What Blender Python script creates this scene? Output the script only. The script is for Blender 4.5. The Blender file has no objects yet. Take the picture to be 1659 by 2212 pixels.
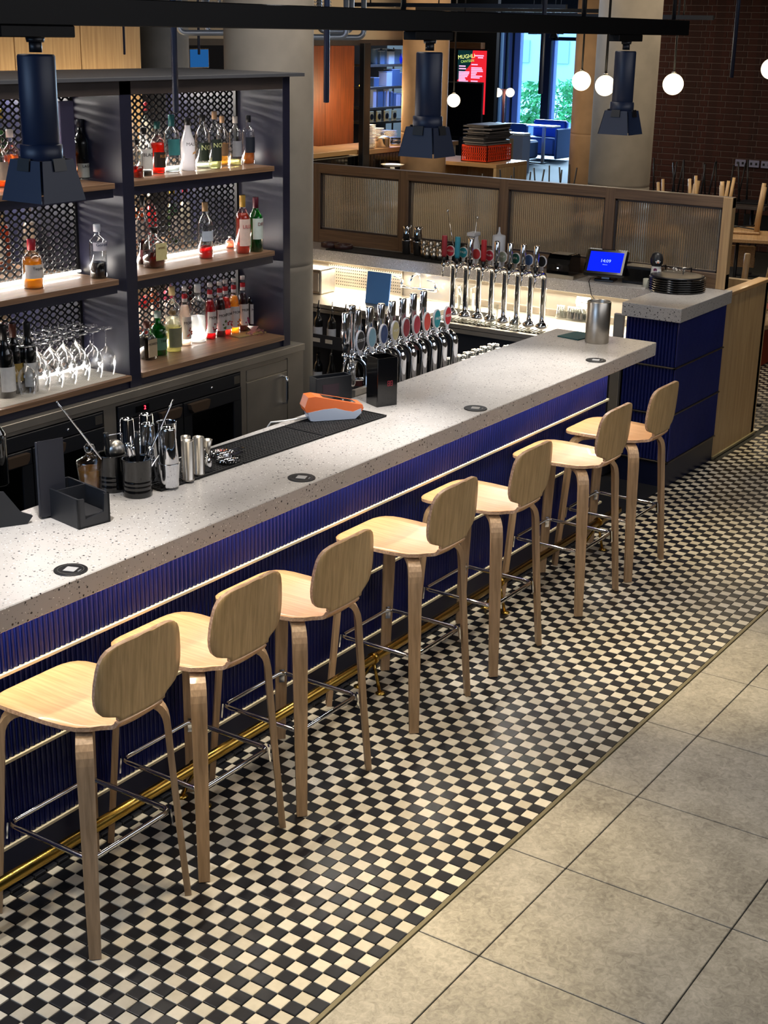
import bpy, math, random
import numpy as np
from mathutils import Matrix, Vector
random.seed(7)
U = 0.05                      # one unit of the layout grid = one small floor tile = 5 cm
COL = bpy.context.scene.collection
SC = bpy.context.scene
# ------------------------------------------------------------------ camera
FPX, YAW, TILT, ROLL = 3067.249, -0.9884481, 1.2415639, 0.0201674
CAM = (-53.26944, -38.65363, 52.01474)
def rmat(a, b, c):
    Rz = lambda t: np.array([[math.cos(t), -math.sin(t), 0], [math.sin(t), math.cos(t), 0], [0, 0, 1]])
    Rx = np.array([[1, 0, 0], [0, math.cos(b), -math.sin(b)], [0, math.sin(b), math.cos(b)]])
    return Rz(a) @ Rx @ Rz(c)
CR = rmat(YAW, TILT, ROLL)
CP = np.array(CAM)
cd = bpy.data.cameras.new('camera')
cd.sensor_fit = 'VERTICAL'; cd.sensor_height = 24.0; cd.lens = FPX / 2212 * 24
cd.clip_end = 300; cd.clip_start = 0.05
cam = bpy.data.objects.new('camera', cd); COL.objects.link(cam)
mw = Matrix.Identity(4)
for i in range(3):
    for j in range(3): mw[i][j] = CR[i, j]
    mw[i][3] = CAM[i] * U
cam.matrix_world = mw
SC.camera = cam
def at(x, y, X=None, Y=None, Z=None, D=None):
    """grid point seen at a photo pixel, on a given plane (grid units)"""
    d = CR @ np.array([(x - 829.5) / FPX, -(y - 1106) / FPX, -1.0])
    if X is not None: t = (X - CP[0]) / d[0]
    elif Y is not None: t = (Y - CP[1]) / d[1]
    elif Z is not None: t = (Z - CP[2]) / d[2]
    else: t = D / math.hypot(d[0], d[1])
    q = CP + d * t
    return float(q[0]), float(q[1]), float(q[2])
def proj(x, y, z):
    d = CR.T @ (np.array([x, y, z]) - CP)
    return 829.5 + FPX * d[0] / -d[2], 1106 - FPX * d[1] / -d[2]
# ------------------------------------------------------------------ world, exposure
SC.view_settings.view_transform = 'Standard'; SC.view_settings.look = 'None'
SC.view_settings.gamma = 1; SC.view_settings.use_curve_mapping = False
SC.view_settings.exposure = 0.55
w = bpy.data.worlds.new('sky'); SC.world = w; w.use_nodes = True
bg = w.node_tree.nodes['Background']
bg.inputs[0].default_value = (0.36, 0.64, 1.0, 1); bg.inputs[1].default_value = 4.4
# ------------------------------------------------------------------ lights
def area(loc, size, power, color, rot=(0, 0, 0), sy=None, spread=None):
    l = bpy.data.lights.new('area_light', 'AREA'); l.energy = power; l.color = color
    l.size = size * U
    if sy: l.shape = 'RECTANGLE'; l.size_y = sy * U
    if spread: l.spread = spread
    o = bpy.data.objects.new('area_light', l); COL.objects.link(o)
    o.location = [c * U for c in loc]; o.rotation_euler = rot
    return o
def spot(loc, target, power, color, cone=50, blend=0.6, rad=0.6):
    l = bpy.data.lights.new('spot_light', 'SPOT'); l.energy = power; l.color = color
    l.spot_size = math.radians(cone); l.spot_blend = blend; l.shadow_soft_size = rad * U
    o = bpy.data.objects.new('spot_light', l); COL.objects.link(o)
    a = Vector(loc) * U; b = Vector(target) * U
    o.location = a; o.rotation_euler = (b - a).to_track_quat('-Z', 'Y').to_euler()
    return o
WARM = (1.0, 0.82, 0.58); WARM2 = (1.0, 0.72, 0.42); NEUT = (1.0, 0.93, 0.84); COOL = (0.45, 0.66, 1.0)
LAMPS = [(1.7, 20.0), (40.7, 20.0), (75.3, 20.0)]
# track heads over the bar
spot((1.7, 20, 44.0), (3, 23, 21), 62, (1, 0.96, 0.92), 66, 1.0)
spot((40.7, 20, 44.0), (37, 23, 21), 66, (1, 0.96, 0.92), 62, 1.0)
spot((75.3, 20, 44.0), (64, 22, 21), 72, (1, 0.96, 0.92), 60, 1.0)
spot((22, 20, 58), (19, 23, 21), 80, (1, 0.96, 0.92), 30, 1.0)
spot((111, 22, 62), (111, 26, 22), 70, NEUT, 28, 0.9)
# ceiling spots over the stools and the floor (fixtures above the frame)
for (x, y, tx, ty, pw, cn) in [(-16, 8, -3, 14, 52, 50), (8, 6, 14, 14, 52, 50), (30, 6, 38, 14, 52, 50), (54, 6, 62, 14, 52, 50), (76, 8, 84, 16, 50, 50)]:
    spot((x, y, 66), (tx, ty, 0), pw, WARM, cn, 1.0, 0.8)
for (px, py, pw, cn) in [(850, 2160, 170, 26), (1110, 1840, 100, 24), (1480, 1440, 190, 26), (1330, 1960, 70, 34), (600, 1980, 70, 28), (1590, 1180, 110, 26), (1658, 960, 120, 26), (960, 1720, 60, 26)]:
    x, y, _ = at(px, py, Z=0)
    spot((x - 3, y, 68), (x, y, 0), pw * 1.25, (1, 0.83, 0.5), cn, 1.0, 0.8)
# under-counter and shelf light strips
area((34, 22.2, 19.9), 98, 20, (1.0, 0.92, 0.78), (math.radians(8), 0, 0), 0.25)
area((112, 58, 20.1), 54, 26, (1, 0.88, 0.7), (math.radians(32), 0, math.radians(90)), 0.5)
for z in (20.75, 29.95, 38.65):
    for x0, x1 in ((27, 42.5), (45, 66.5)):
        area(((x0 + x1) / 2, 59.4, z), x1 - x0, 1.8, (1, 0.93, 0.86), (math.radians(180 + 35), 0, 0), 0.3)
# added fill areas: cool for daylight from behind, neutral for the upright fronts
area((-70, 40, 66), 60, 95, COOL, (math.radians(0), math.radians(-50), 0), 60)
area((40, -40, 70), 120, 70, (0.9, 0.9, 0.95), (math.radians(42), 0, 0), 50)
# added fill lights for the service aisle, near column and cream column
area((45, 40, 72), 90, 36, (1, .9, .78), (math.radians(18), 0, 0), 10)
spot((40, 30, 70), (76, 62, 34), 12, (.9, .95, 1), 40, 1.0)
spot((190, 60, 68), at(357, 60, D=300), 520, (1, .85, .66), 26, 1.0)
# warm fill areas added over the dining room and kitchen
area((190, 50, 70), 70, 48, WARM, (0, 0, 0), 60)
area((250, 140, 66), 60, 34, WARM, (0, 0, 0), 60)
# ------------------------------------------------------------------ materials
def sR(h):
    if isinstance(h, str):
        h = h.lstrip('#'); c = [int(h[i:i+2], 16) / 255 for i in (0, 2, 4)]
        return tuple((v / 12.92 if v <= .04045 else ((v + .055) / 1.055) ** 2.4) for v in c)
    return h
def newmat(name):
    m = bpy.data.materials.new(name); m.use_nodes = True
    nt = m.node_tree; return m, nt, nt.nodes['Principled BSDF']
def N(nt, t, **k):
    n = nt.nodes.new(t)
    for a, b in k.items(): setattr(n, a, b)
    return n
def mat(name, col, rough=0.5, metal=0.0, var=0.0, scale=20, bump=0.0, emit=None, es=0, coat=0, spec=None):
    m, nt, p = newmat(name); c = sR(col)
    p.inputs['Base Color'].default_value = (*c, 1); p.inputs['Roughness'].default_value = rough
    p.inputs['Metallic'].default_value = metal; p.inputs['Coat Weight'].default_value = coat
    if spec is not None: p.inputs['Specular IOR Level'].default_value = spec
    if emit: p.inputs['Emission Color'].default_value = (*sR(emit), 1); p.inputs['Emission Strength'].default_value = es
    tc = N(nt, 'ShaderNodeTexCoord'); nz = N(nt, 'ShaderNodeTexNoise')
    nz.inputs['Scale'].default_value = scale; nz.inputs['Detail'].default_value = 5
    nt.links.new(tc.outputs['Object'], nz.inputs['Vector'])
    if var:
        r = N(nt, 'ShaderNodeValToRGB'); a, b = r.color_ramp.elements
        a.position = .3; b.position = .7
        a.color = (*[v * (1 - var) for v in c], 1); b.color = (*[min(1, v * (1 + var)) for v in c], 1)
        nt.links.new(nz.outputs['Fac'], r.inputs['Fac']); nt.links.new(r.outputs['Color'], p.inputs['Base Color'])
    if bump:
        bn = N(nt, 'ShaderNodeBump'); bn.inputs['Strength'].default_value = bump; bn.inputs['Distance'].default_value = .004
        nt.links.new(nz.outputs['Fac'], bn.inputs['Height']); nt.links.new(bn.outputs['Normal'], p.inputs['Normal'])
    return m
def wood(name, c1, c2, axis='Z', rough=0.45, fine=60, coat=0.1):
    m, nt, p = newmat(name)
    tc = N(nt, 'ShaderNodeTexCoord'); mp = N(nt, 'ShaderNodeMapping'); nz = N(nt, 'ShaderNodeTexNoise')
    s = {'X': (1.6, fine, fine), 'Y': (fine, 1.6, fine), 'Z': (fine, fine, 1.6)}[axis]
    mp.inputs['Scale'].default_value = s; nz.inputs['Scale'].default_value = 1.6; nz.inputs['Detail'].default_value = 6
    nz.inputs['Distortion'].default_value = .4
    nt.links.new(tc.outputs['Object'], mp.inputs['Vector']); nt.links.new(mp.outputs['Vector'], nz.inputs['Vector'])
    r = N(nt, 'ShaderNodeValToRGB'); a, b = r.color_ramp.elements
    a.position = .32; b.position = .68; a.color = (*sR(c1), 1); b.color = (*sR(c2), 1)
    nt.links.new(nz.outputs['Fac'], r.inputs['Fac']); nt.links.new(r.outputs['Color'], p.inputs['Base Color'])
    p.inputs['Roughness'].default_value = rough; p.inputs['Coat Weight'].default_value = coat
    bn = N(nt, 'ShaderNodeBump'); bn.inputs['Strength'].default_value = .12; bn.inputs['Distance'].default_value = .002
    nt.links.new(nz.outputs['Fac'], bn.inputs['Height']); nt.links.new(bn.outputs['Normal'], p.inputs['Normal'])
    return m
def thin(name, tint, gloss=(1, 1, 1), k=0.35, rough=.03, body=None, bodyfac=0.0):
    """clear container glass: what passes straight through, tinted, under a fresnel reflection"""
    m, nt, p = newmat(name); nt.nodes.remove(p)
    out = nt.nodes['Material Output']
    tr = N(nt, 'ShaderNodeBsdfTransparent'); tr.inputs[0].default_value = (*tint, 1)
    gl = N(nt, 'ShaderNodeBsdfGlossy'); gl.inputs['Color'].default_value = (*gloss, 1); gl.inputs['Roughness'].default_value = rough
    lw = N(nt, 'ShaderNodeLayerWeight'); lw.inputs['Blend'].default_value = k
    mx = N(nt, 'ShaderNodeMixShader')
    nt.links.new(lw.outputs['Facing'], mx.inputs[0])
    first = tr.outputs[0]
    if body:
        pr = N(nt, 'ShaderNodeBsdfPrincipled'); pr.inputs['Base Color'].default_value = (*sR(body), 1)
        pr.inputs['Roughness'].default_value = .35; pr.inputs['Subsurface Weight'].default_value = 0
        tl = N(nt, 'ShaderNodeBsdfTranslucent'); tl.inputs[0].default_value = (*sR(body), 1)
        ad = N(nt, 'ShaderNodeMixShader'); ad.inputs[0].default_value = .6
        nt.links.new(pr.outputs[0], ad.inputs[1]); nt.links.new(tl.outputs[0], ad.inputs[2])
        m2 = N(nt, 'ShaderNodeMixShader'); m2.inputs[0].default_value = bodyfac
        nt.links.new(tr.outputs[0], m2.inputs[1]); nt.links.new(ad.outputs[0], m2.inputs[2]); first = m2.outputs[0]
    nt.links.new(first, mx.inputs[1]); nt.links.new(gl.outputs[0], mx.inputs[2])
    nt.links.new(mx.outputs[0], out.inputs[0])
    return m
def terrazzo(name):
    m, nt, p = newmat(name); p.inputs['Roughness'].default_value = .32
    tc = N(nt, 'ShaderNodeTexCoord'); last = None
    base = sR('#b5b1ad')
    prev = None
    nz = N(nt, 'ShaderNodeTexNoise'); nz.inputs['Scale'].default_value = 6; nz.inputs['Detail'].default_value = 6
    nt.links.new(tc.outputs['Object'], nz.inputs['Vector'])
    r0 = N(nt, 'ShaderNodeValToRGB'); a, b = r0.color_ramp.elements
    a.position = .3; b.position = .7; a.color = (*[v * .93 for v in base], 1); b.color = (*[v * 1.06 for v in base], 1)
    nt.links.new(nz.outputs['Fac'], r0.inputs['Fac']); prev = r0.outputs['Color']
    for sc, thr, pick, col in [(55, .2, .55, '#2c2a2b'), (110, .22, .5, '#6a655f'), (85, .2, .72, '#e8e6e2')]:
        v = N(nt, 'ShaderNodeTexVoronoi'); v.inputs['Scale'].default_value = sc
        nt.links.new(tc.outputs['Object'], v.inputs['Vector'])
        lt = N(nt, 'ShaderNodeMath', operation='LESS_THAN'); lt.inputs[1].default_value = thr
        nt.links.new(v.outputs['Distance'], lt.inputs[0])
        sp = N(nt, 'ShaderNodeSeparateColor'); nt.links.new(v.outputs['Color'], sp.inputs[0])
        gt = N(nt, 'ShaderNodeMath', operation='GREATER_THAN'); gt.inputs[1].default_value = pick
        nt.links.new(sp.outputs[0], gt.inputs[0])
        mu = N(nt, 'ShaderNodeMath', operation='MULTIPLY'); nt.links.new(lt.outputs[0], mu.inputs[0]); nt.links.new(gt.outputs[0], mu.inputs[1])
        mx = N(nt, 'ShaderNodeMix', data_type='RGBA'); nt.links.new(mu.outputs[0], mx.inputs[0])
        nt.links.new(prev, mx.inputs[6]); mx.inputs[7].default_value = (*sR(col), 1); prev = mx.outputs[2]
    nt.links.new(prev, p.inputs['Base Color'])
    return m
def percell(name, c1, c2, rough, cell=U, off=(0, 0, 0), bump=0):
    """glazed floor tile whose tone differs a little from tile to tile"""
    m, nt, p = newmat(name); p.inputs['Roughness'].default_value = rough
    g = N(nt, 'ShaderNodeNewGeometry'); s = N(nt, 'ShaderNodeVectorMath', operation='SCALE'); s.inputs[3].default_value = 1 / cell
    nt.links.new(g.outputs['Position'], s.inputs[0])
    fl = N(nt, 'ShaderNodeVectorMath', operation='FLOOR'); nt.links.new(s.outputs[0], fl.inputs[0])
    wn = N(nt, 'ShaderNodeTexWhiteNoise', noise_dimensions='2D'); nt.links.new(fl.outputs[0], wn.inputs['Vector'])
    nz = N(nt, 'ShaderNodeTexNoise'); nz.inputs['Scale'].default_value = 45; nt.links.new(g.outputs['Position'], nz.inputs['Vector'])
    ad = N(nt, 'ShaderNodeMath', operation='MULTIPLY_ADD'); ad.inputs[1].default_value = .5
    nt.links.new(wn.outputs['Value'], ad.inputs[0]); 
    m3 = N(nt, 'ShaderNodeMath', operation='MULTIPLY'); m3.inputs[1].default_value = .5; nt.links.new(nz.outputs['Fac'], m3.inputs[0]); nt.links.new(m3.outputs[0], ad.inputs[2])
    r = N(nt, 'ShaderNodeValToRGB'); a, b = r.color_ramp.elements; a.position = .15; b.position = .85
    a.color = (*sR(c1), 1); b.color = (*sR(c2), 1)
    nt.links.new(ad.outputs[0], r.inputs['Fac']); nt.links.new(r.outputs['Color'], p.inputs['Base Color'])
    return m
def stone(name, c1, c2, c3):
    m, nt, p = newmat(name); p.inputs['Roughness'].default_value = .38
    g = N(nt, 'ShaderNodeNewGeometry')
    n1 = N(nt, 'ShaderNodeTexNoise'); n1.inputs['Scale'].default_value = 3.2; n1.inputs['Detail'].default_value = 8; n1.inputs['Roughness'].default_value = .65
    n2 = N(nt, 'ShaderNodeTexNoise'); n2.inputs['Scale'].default_value = 38; n2.inputs['Detail'].default_value = 6; n2.inputs['Roughness'].default_value = .7; n2.inputs['Distortion'].default_value = 1.2
    for n in (n1, n2): nt.links.new(g.outputs['Position'], n.inputs['Vector'])
    ad = N(nt, 'ShaderNodeMath', operation='MULTIPLY_ADD'); ad.inputs[1].default_value = .45
    m3 = N(nt, 'ShaderNodeMath', operation='MULTIPLY'); m3.inputs[1].default_value = .55
    nt.links.new(n2.outputs['Fac'], m3.inputs[0]); nt.links.new(n1.outputs['Fac'], ad.inputs[0]); nt.links.new(m3.outputs[0], ad.inputs[2])
    r = N(nt, 'ShaderNodeValToRGB'); a, b = r.color_ramp.elements; a.position = .36; b.position = .64
    a.color = (*sR(c1), 1); b.color = (*sR(c3), 1); e = r.color_ramp.elements.new(.5); e.color = (*sR(c2), 1)
    nt.links.new(ad.outputs[0], r.inputs['Fac']); nt.links.new(r.outputs['Color'], p.inputs['Base Color'])
    return m
def emis(name, col, s):
    m, nt, p = newmat(name); nt.nodes.remove(p)
    e = N(nt, 'ShaderNodeEmission'); e.inputs[0].default_value = (*sR(col), 1); e.inputs[1].default_value = s
    nt.links.new(e.outputs[0], nt.nodes['Material Output'].inputs[0]); return m
OAK = wood('oak_veneer', '#a98760', '#caa777', 'Z', .42)
OAKX = wood('oak_board', '#9c7a55', '#c09a6c', 'X', .42)
OAKY = wood('oak_board_deep', '#9c7a55', '#c09a6c', 'Y', .42)
OAKP = wood('oak_panel', '#a98a62', '#c3a57a', 'Z', .5, 30)
STOOLSEAT = wood('oak_ply_seat', '#bd8b5b', '#d2a273', 'Y', .38, 70, .2)
STOOLBACK = wood('oak_ply_back', '#9f8356', '#c0a072', 'Z', .4, 70, .2)
STOOLLEG = wood('oak_ply_leg', '#957a5c', '#b99a78', 'Z', .42, 55)
PLYEDGE = wood('ply_edge', '#8e6f55', '#c2a184', 'X', .5, 90)
DARKWOOD = mat('brown_lacquer', '#3a3230', .5, var=.15, scale=8)
NAVY = mat('dark_navy_lacquer', '#1a1b2e', .38, var=.2, scale=4)
BLUE = mat('blue_glazed_flutes', '#141d5c', .32, coat=.15, var=.12, scale=3, spec=.35)
BLUEDK = mat('blue_black_plinth', '#0c1430', .35)
TRIMM = mat('champagne_metal_trim', '#dccfae', .5, .3)
CHROME = mat('chrome', '#dfe1e6', .07, 1)
STEEL = mat('brushed_steel', '#b9b4ab', .33, 1, var=.08, scale=30)
STEELW = mat('satin_steel', '#b5aea2', .42, .85, var=.12, scale=5)
BRASS = mat('polished_brass', '#c7a350', .24, 1)
BLACK = mat('black_plastic', '#0d0d10', .4)
BLACKG = mat('gloss_black', '#08080a', .15, coat=.4)
BLACKM = mat('matt_black_metal', '#17191e', .42)
LAMPBK = mat('lamp_black', '#111f3a', .45)
TRACKB = mat('track_black', '#050506', .5, spec=.2)
RUBBER = mat('black_rubber', '#0b0b0d', .75, bump=.3, scale=120)
TERR = terrazzo('terrazzo_stone')
CONC = mat('concrete', '#857e74', .75, var=.12, scale=5, bump=.15)
CONCW = mat('warm_concrete', '#a98866', .75, var=.12, scale=5, bump=.1)
GROUT = mat('grout', '#34332f', .8, var=.2, scale=40)
TW = percell('cream_floor_tile', '#b6ac98', '#d8cfbd', .3)
TB = percell('black_floor_tile', '#0f1014', '#1c1d22', .3)
SLAB = stone('grey_stone_slab', '#7d766a', '#a59d8e', '#c2b9aa')
BRICK = percell('red_brick', '#2c120d', '#411c15', .85, cell=.11)
MORTAR = mat('mortar', '#5a4a47', .9, var=.15, scale=30)
GLASS = thin('clear_glass', (.93, .95, .95), k=.28)
WGLASS = thin('wine_glass_crystal', (.95, .96, .97), k=.42)
PLASTER = mat('plaster', '#b5a48c', .8, var=.06, scale=3)
DARKP = mat('dark_paint', '#0c0b0c', .8)
SHELFW = wood('dark_shelf_oak', '#664c3a', '#8e6c4e', 'X', .5)
SCREENW = wood('grey_brown_oak', '#5c4838', '#7c624a', 'Y', .55)
SCREENV = wood('grey_brown_oak_post', '#5c4838', '#7c624a', 'Z', .55)
WHITE = mat('white_ceramic', '#e9e6df', .35)
PAPER = mat('paper_label', '#dcd8cf', .6)
LABELW = mat('cream_label', '#e4dfd2', .55)
LABELK = mat('black_label', '#15120f', .5)
INK = mat('ink', '#17181c', .6)
INKW = mat('white_ink', '#e8e8e4', .6)
LED = emis('led_strip', '#fff0dc', 9)
LEDW = emis('warm_led_strip', '#ffdca6', 6)
GLOBE = emis('opal_globe_glow', '#ffe9bf', 2.6)
# ------------------------------------------------------------------ mesh builder (grid units)
class M:
    def __init__(s): s.v = []; s.f = []; s.sm = []; s.T = None
    def add(s, vs, fs, smooth=False):
        b = len(s.v)
        if s.T is not None: vs = [tuple(s.T @ Vector(p)) for p in vs]
        s.v += [tuple(p) for p in vs]; s.f += [tuple(b + i for i in f) for f in fs]; s.sm += [smooth] * len(fs)
        return s
    def box(s, x0, x1, y0, y1, z0, z1, b=0.0):
        if x0 > x1: x0, x1 = x1, x0
        if y0 > y1: y0, y1 = y1, y0
        if z0 > z1: z0, z1 = z1, z0
        if b <= 0:
            vs = [(x, y, z) for z in (z0, z1) for y in (y0, y1) for x in (x0, x1)]
            return s.add(vs, [(0, 2, 3, 1), (4, 5, 7, 6), (0, 1, 5, 4), (2, 6, 7, 3), (0, 4, 6, 2), (1, 3, 7, 5)])
        b = min(b, (x1 - x0) * .45, (y1 - y0) * .45, (z1 - z0) * .45)
        vs = []; idx = {}
        for i, x in enumerate((x0, x1)):
            for j, y in enumerate((y0, y1)):
                for k, z in enumerate((z0, z1)):
                    sx = b if i == 0 else -b; sy = b if j == 0 else -b; sz = b if k == 0 else -b
                    for a, p in enumerate([(x, y + sy, z + sz), (x + sx, y, z + sz), (x + sx, y + sy, z)]):
                        idx[(i, j, k, a)] = len(vs); vs.append(p)
        fs = []
        for i in (0, 1):
            q = [idx[(i, 0, 0, 0)], idx[(i, 1, 0, 0)], idx[(i, 1, 1, 0)], idx[(i, 0, 1, 0)]]; fs.append(q if i else q[::-1])
            q = [idx[(0, i, 0, 1)], idx[(1, i, 0, 1)], idx[(1, i, 1, 1)], idx[(0, i, 1, 1)]]; fs.append(q[::-1] if i else q)
            q = [idx[(0, 0, i, 2)], idx[(1, 0, i, 2)], idx[(1, 1, i, 2)], idx[(0, 1, i, 2)]]; fs.append(q if i else q[::-1])
        for a in (0, 1):
            for c in (0, 1):
                fs.append([idx[(a, c, 0, 0)], idx[(a, c, 1, 0)], idx[(a, c, 1, 1)], idx[(a, c, 0, 1)]])
                fs.append([idx[(a, 0, c, 0)], idx[(a, 1, c, 0)], idx[(a, 1, c, 2)], idx[(a, 0, c, 2)]])
                fs.append([idx[(0, a, c, 1)], idx[(1, a, c, 1)], idx[(1, a, c, 2)], idx[(0, a, c, 2)]])
        for i in (0, 1):
            for j in (0, 1):
                for k in (0, 1): fs.append([idx[(i, j, k, 0)], idx[(i, j, k, 1)], idx[(i, j, k, 2)]])
        return s.add(vs, fs)
    def lathe(s, prof, n=20, c=(0, 0, 0), sq=None, caps=True, smooth=True, ax=None):
        """prof: (radius, height) pairs; sq: squareness 0..1 per ring; ax: (x-scale, y-scale)"""
        vs = []; fs = []
        for k, (r, z) in enumerate(prof):
            q = sq[k] if sq else 0
            for i in range(n):
                a = 2 * math.pi * (i + .5) / n; ca, sa = math.cos(a), math.sin(a)
                m = 1.0
                if q: m = (1 - q) + q * (1 / (abs(ca) ** 6 + abs(sa) ** 6) ** (1 / 6)) * .98
                sx, sy = ax if ax else (1, 1)
                vs.append((c[0] + r * m * ca * sx, c[1] + r * m * sa * sy, c[2] + z))
        K = len(prof)
        for k in range(K - 1):
            for i in range(n):
                j = (i + 1) % n; fs.append((k * n + i, k * n + j, (k + 1) * n + j, (k + 1) * n + i))
        s.add(vs, fs, smooth)
        if caps:
            b = len(s.v) - len(vs)
            if prof[0][0] > 1e-4: s.f.append(tuple(b + i for i in range(n))[::-1]); s.sm.append(False)
            if prof[-1][0] > 1e-4: s.f.append(tuple(b + (K - 1) * n + i for i in range(n))); s.sm.append(False)
        return s
    def tube(s, pts, r, n=8, closed=False, caps=True, flat=None):
        """round bar through pts; r a number or a list; flat=(half width, half thickness, normal) gives a strip"""
        P = [Vector(p) for p in pts]; K = len(P); vs = []; fs = []
        up = None
        for k in range(K):
            if closed: t = P[(k + 1) % K] - P[k - 1]
            else: t = P[min(k + 1, K - 1)] - P[max(k - 1, 0)]
            t.normalize()
            if up is None:
                up = Vector((0, 0, 1)) if abs(t.z) < .9 else Vector((0, 1, 0))
            a = (up - t * up.dot(t)).normalized(); b = t.cross(a); up = a
            rr = r[k] if isinstance(r, (list, tuple)) else r
            for i in range(n):
                th = 2 * math.pi * i / n + math.pi / n
                vs.append(tuple(P[k] + a * (rr * math.cos(th)) + b * (rr * math.sin(th))))
        for k in range(K if closed else K - 1):
            k2 = (k + 1) % K
            for i in range(n):
                j = (i + 1) % n; fs.append((k * n + i, k * n + j, k2 * n + j, k2 * n + i))
        if caps and not closed:
            fs.append(tuple(range(n))[::-1]); fs.append(tuple((K - 1) * n + i for i in range(n)))
        return s.add(vs, fs, n > 5)
    def cyl(s, p, q, r, r2=None, n=14): return s.tube([p, q], [r, r if r2 is None else r2], n)
    def strip(s, pts, wdir, hw, ht):
        """flat bent lamella through pts: width along wdir (half hw), thickness half ht"""
        P = [Vector(p) for p in pts]; W = Vector(wdir).normalized(); vs = []; fs = []; K = len(P)
        for k in range(K):
            t = (P[min(k + 1, K - 1)] - P[max(k - 1, 0)]).normalized(); nn = t.cross(W).normalized()
            h = hw[k] if isinstance(hw, (list, tuple)) else hw
            for a, b in ((-1, -1), (1, -1), (1, 1), (-1, 1)): vs.append(tuple(P[k] + W * (a * h) + nn * (b * ht)))
        for k in range(K - 1):
            for i in range(4):
                j = (i + 1) % 4; fs.append((k * 4 + i, k * 4 + j, (k + 1) * 4 + j, (k + 1) * 4 + i))
        fs += [(3, 2, 1, 0), tuple((K - 1) * 4 + i for i in range(4))]
        return s.add(vs, fs)
    def prism(s, poly, z0, z1, plane='XY'):
        n = len(poly)
        f = {'XY': lambda u, v, h: (u, v, h), 'XZ': lambda u, v, h: (u, h, v), 'YZ': lambda u, v, h: (h, u, v)}[plane]
        vs = [f(u, v, z0) for u, v in poly] + [f(u, v, z1) for u, v in poly]
        fs = [tuple(range(n))[::-1], tuple(range(n, 2 * n))] + [(i, (i + 1) % n, n + (i + 1) % n, n + i) for i in range(n)]
        return s.add(vs, fs)
    def ball(s, c, r, n=14, m=8):
        prof = [(max(1e-5, r * math.sin(math.pi * k / m)), -r * math.cos(math.pi * k / m)) for k in range(m + 1)]
        return s.lathe(prof, n, c, caps=False)
    def build(s, name, material, parent=None, loc=None, rot=None, kind=None, label=None, bevel=0):
        me = bpy.data.meshes.new(name)
        me.from_pydata([(a * U, b * U, c * U) for a, b, c in s.v], [], s.f)
        me.polygons.foreach_set('use_smooth', s.sm)
        mats = material if isinstance(material, (list, tuple)) else [material]
        for mm in mats: me.materials.append(mm)
        me.update()
        return link(name, me, parent, loc, rot, kind, label)
def link(name, me, parent=None, loc=None, rot=None, kind=None, label=None):
    o = bpy.data.objects.new(name, me); COL.objects.link(o)
    if parent: o.parent = parent
    if loc: o.location = [c * U for c in loc]
    if rot: o.rotation_euler = rot
    if kind: o['kind'] = kind
    if label: o['label'] = label
    return o
def thing(name, label, cat, loc=(0, 0, 0), rz=0, group=None):
    o = bpy.data.objects.new(name, None); COL.objects.link(o); o.empty_display_size = .05
    o.location = [c * U for c in loc]; o.rotation_euler = (0, 0, rz)
    o['label'] = label; o['category'] = cat
    if group: o['group'] = group
    return o
def tag(o, label, cat, group=None):
    o['label'] = label; o['category'] = cat
    if group: o['group'] = group
    return o
KIDS = {}
def dup(root, loc, rz=None, label=None, group=None, scale=None):
    def cp(o, par):
        c = o.copy(); COL.objects.link(c)
        if par: c.parent = par
        for ch in o.children: cp(ch, c)
        return c
    r = cp(root, None); r.location = [c * U for c in loc]
    if rz is not None: r.rotation_euler = (0, 0, rz)
    if label: r['label'] = label
    if group: r['group'] = group
    if scale: r.scale = scale
    return r
TXT = {}
def text(s, h, material, parent, loc=(0, 0, 0), rot=(0, 0, 0), wrap=None, name='lettering', depth=.01, shear=0, align='CENTER', label=None):
    key = (s, shear, align)
    if key not in TXT:
        c = bpy.data.curves.new('t', 'FONT'); c.body = s; c.size = 1; c.align_x = align; c.align_y = 'CENTER'
        c.resolution_u = 2; c.extrude = .01; c.shear = shear
        o = bpy.data.objects.new('t', c); COL.objects.link(o)
        dg = bpy.context.evaluated_depsgraph_get(); me = bpy.data.meshes.new_from_object(o.evaluated_get(dg))
        TXT[key] = ([tuple(v.co) for v in me.vertices], [tuple(p.vertices) for p in me.polygons])
        bpy.data.objects.remove(o); bpy.data.meshes.remove(me); bpy.data.curves.remove(c)
    vs, fs = TXT[key]; out = []
    for x, y, z in vs:
        x, y = x * h, y * h
        if wrap:
            a = x / wrap; R = wrap + .02 + (depth if z > 0 else 0)
            out.append((R * math.sin(a), -R * math.cos(a), y))
        else: out.append((x, -(depth if z > 0 else 0) - .01, y))   # faces -Y, upright
    m = M(); m.add(out, fs)
    return m.build(name, material, parent, loc, rot, label=label)
# ================================================================== SETTING: floor, walls, ceiling
floor = M().box(-130, 640, -120, 330, -4, -0.16).build('floor', GROUT, kind='structure')
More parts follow.
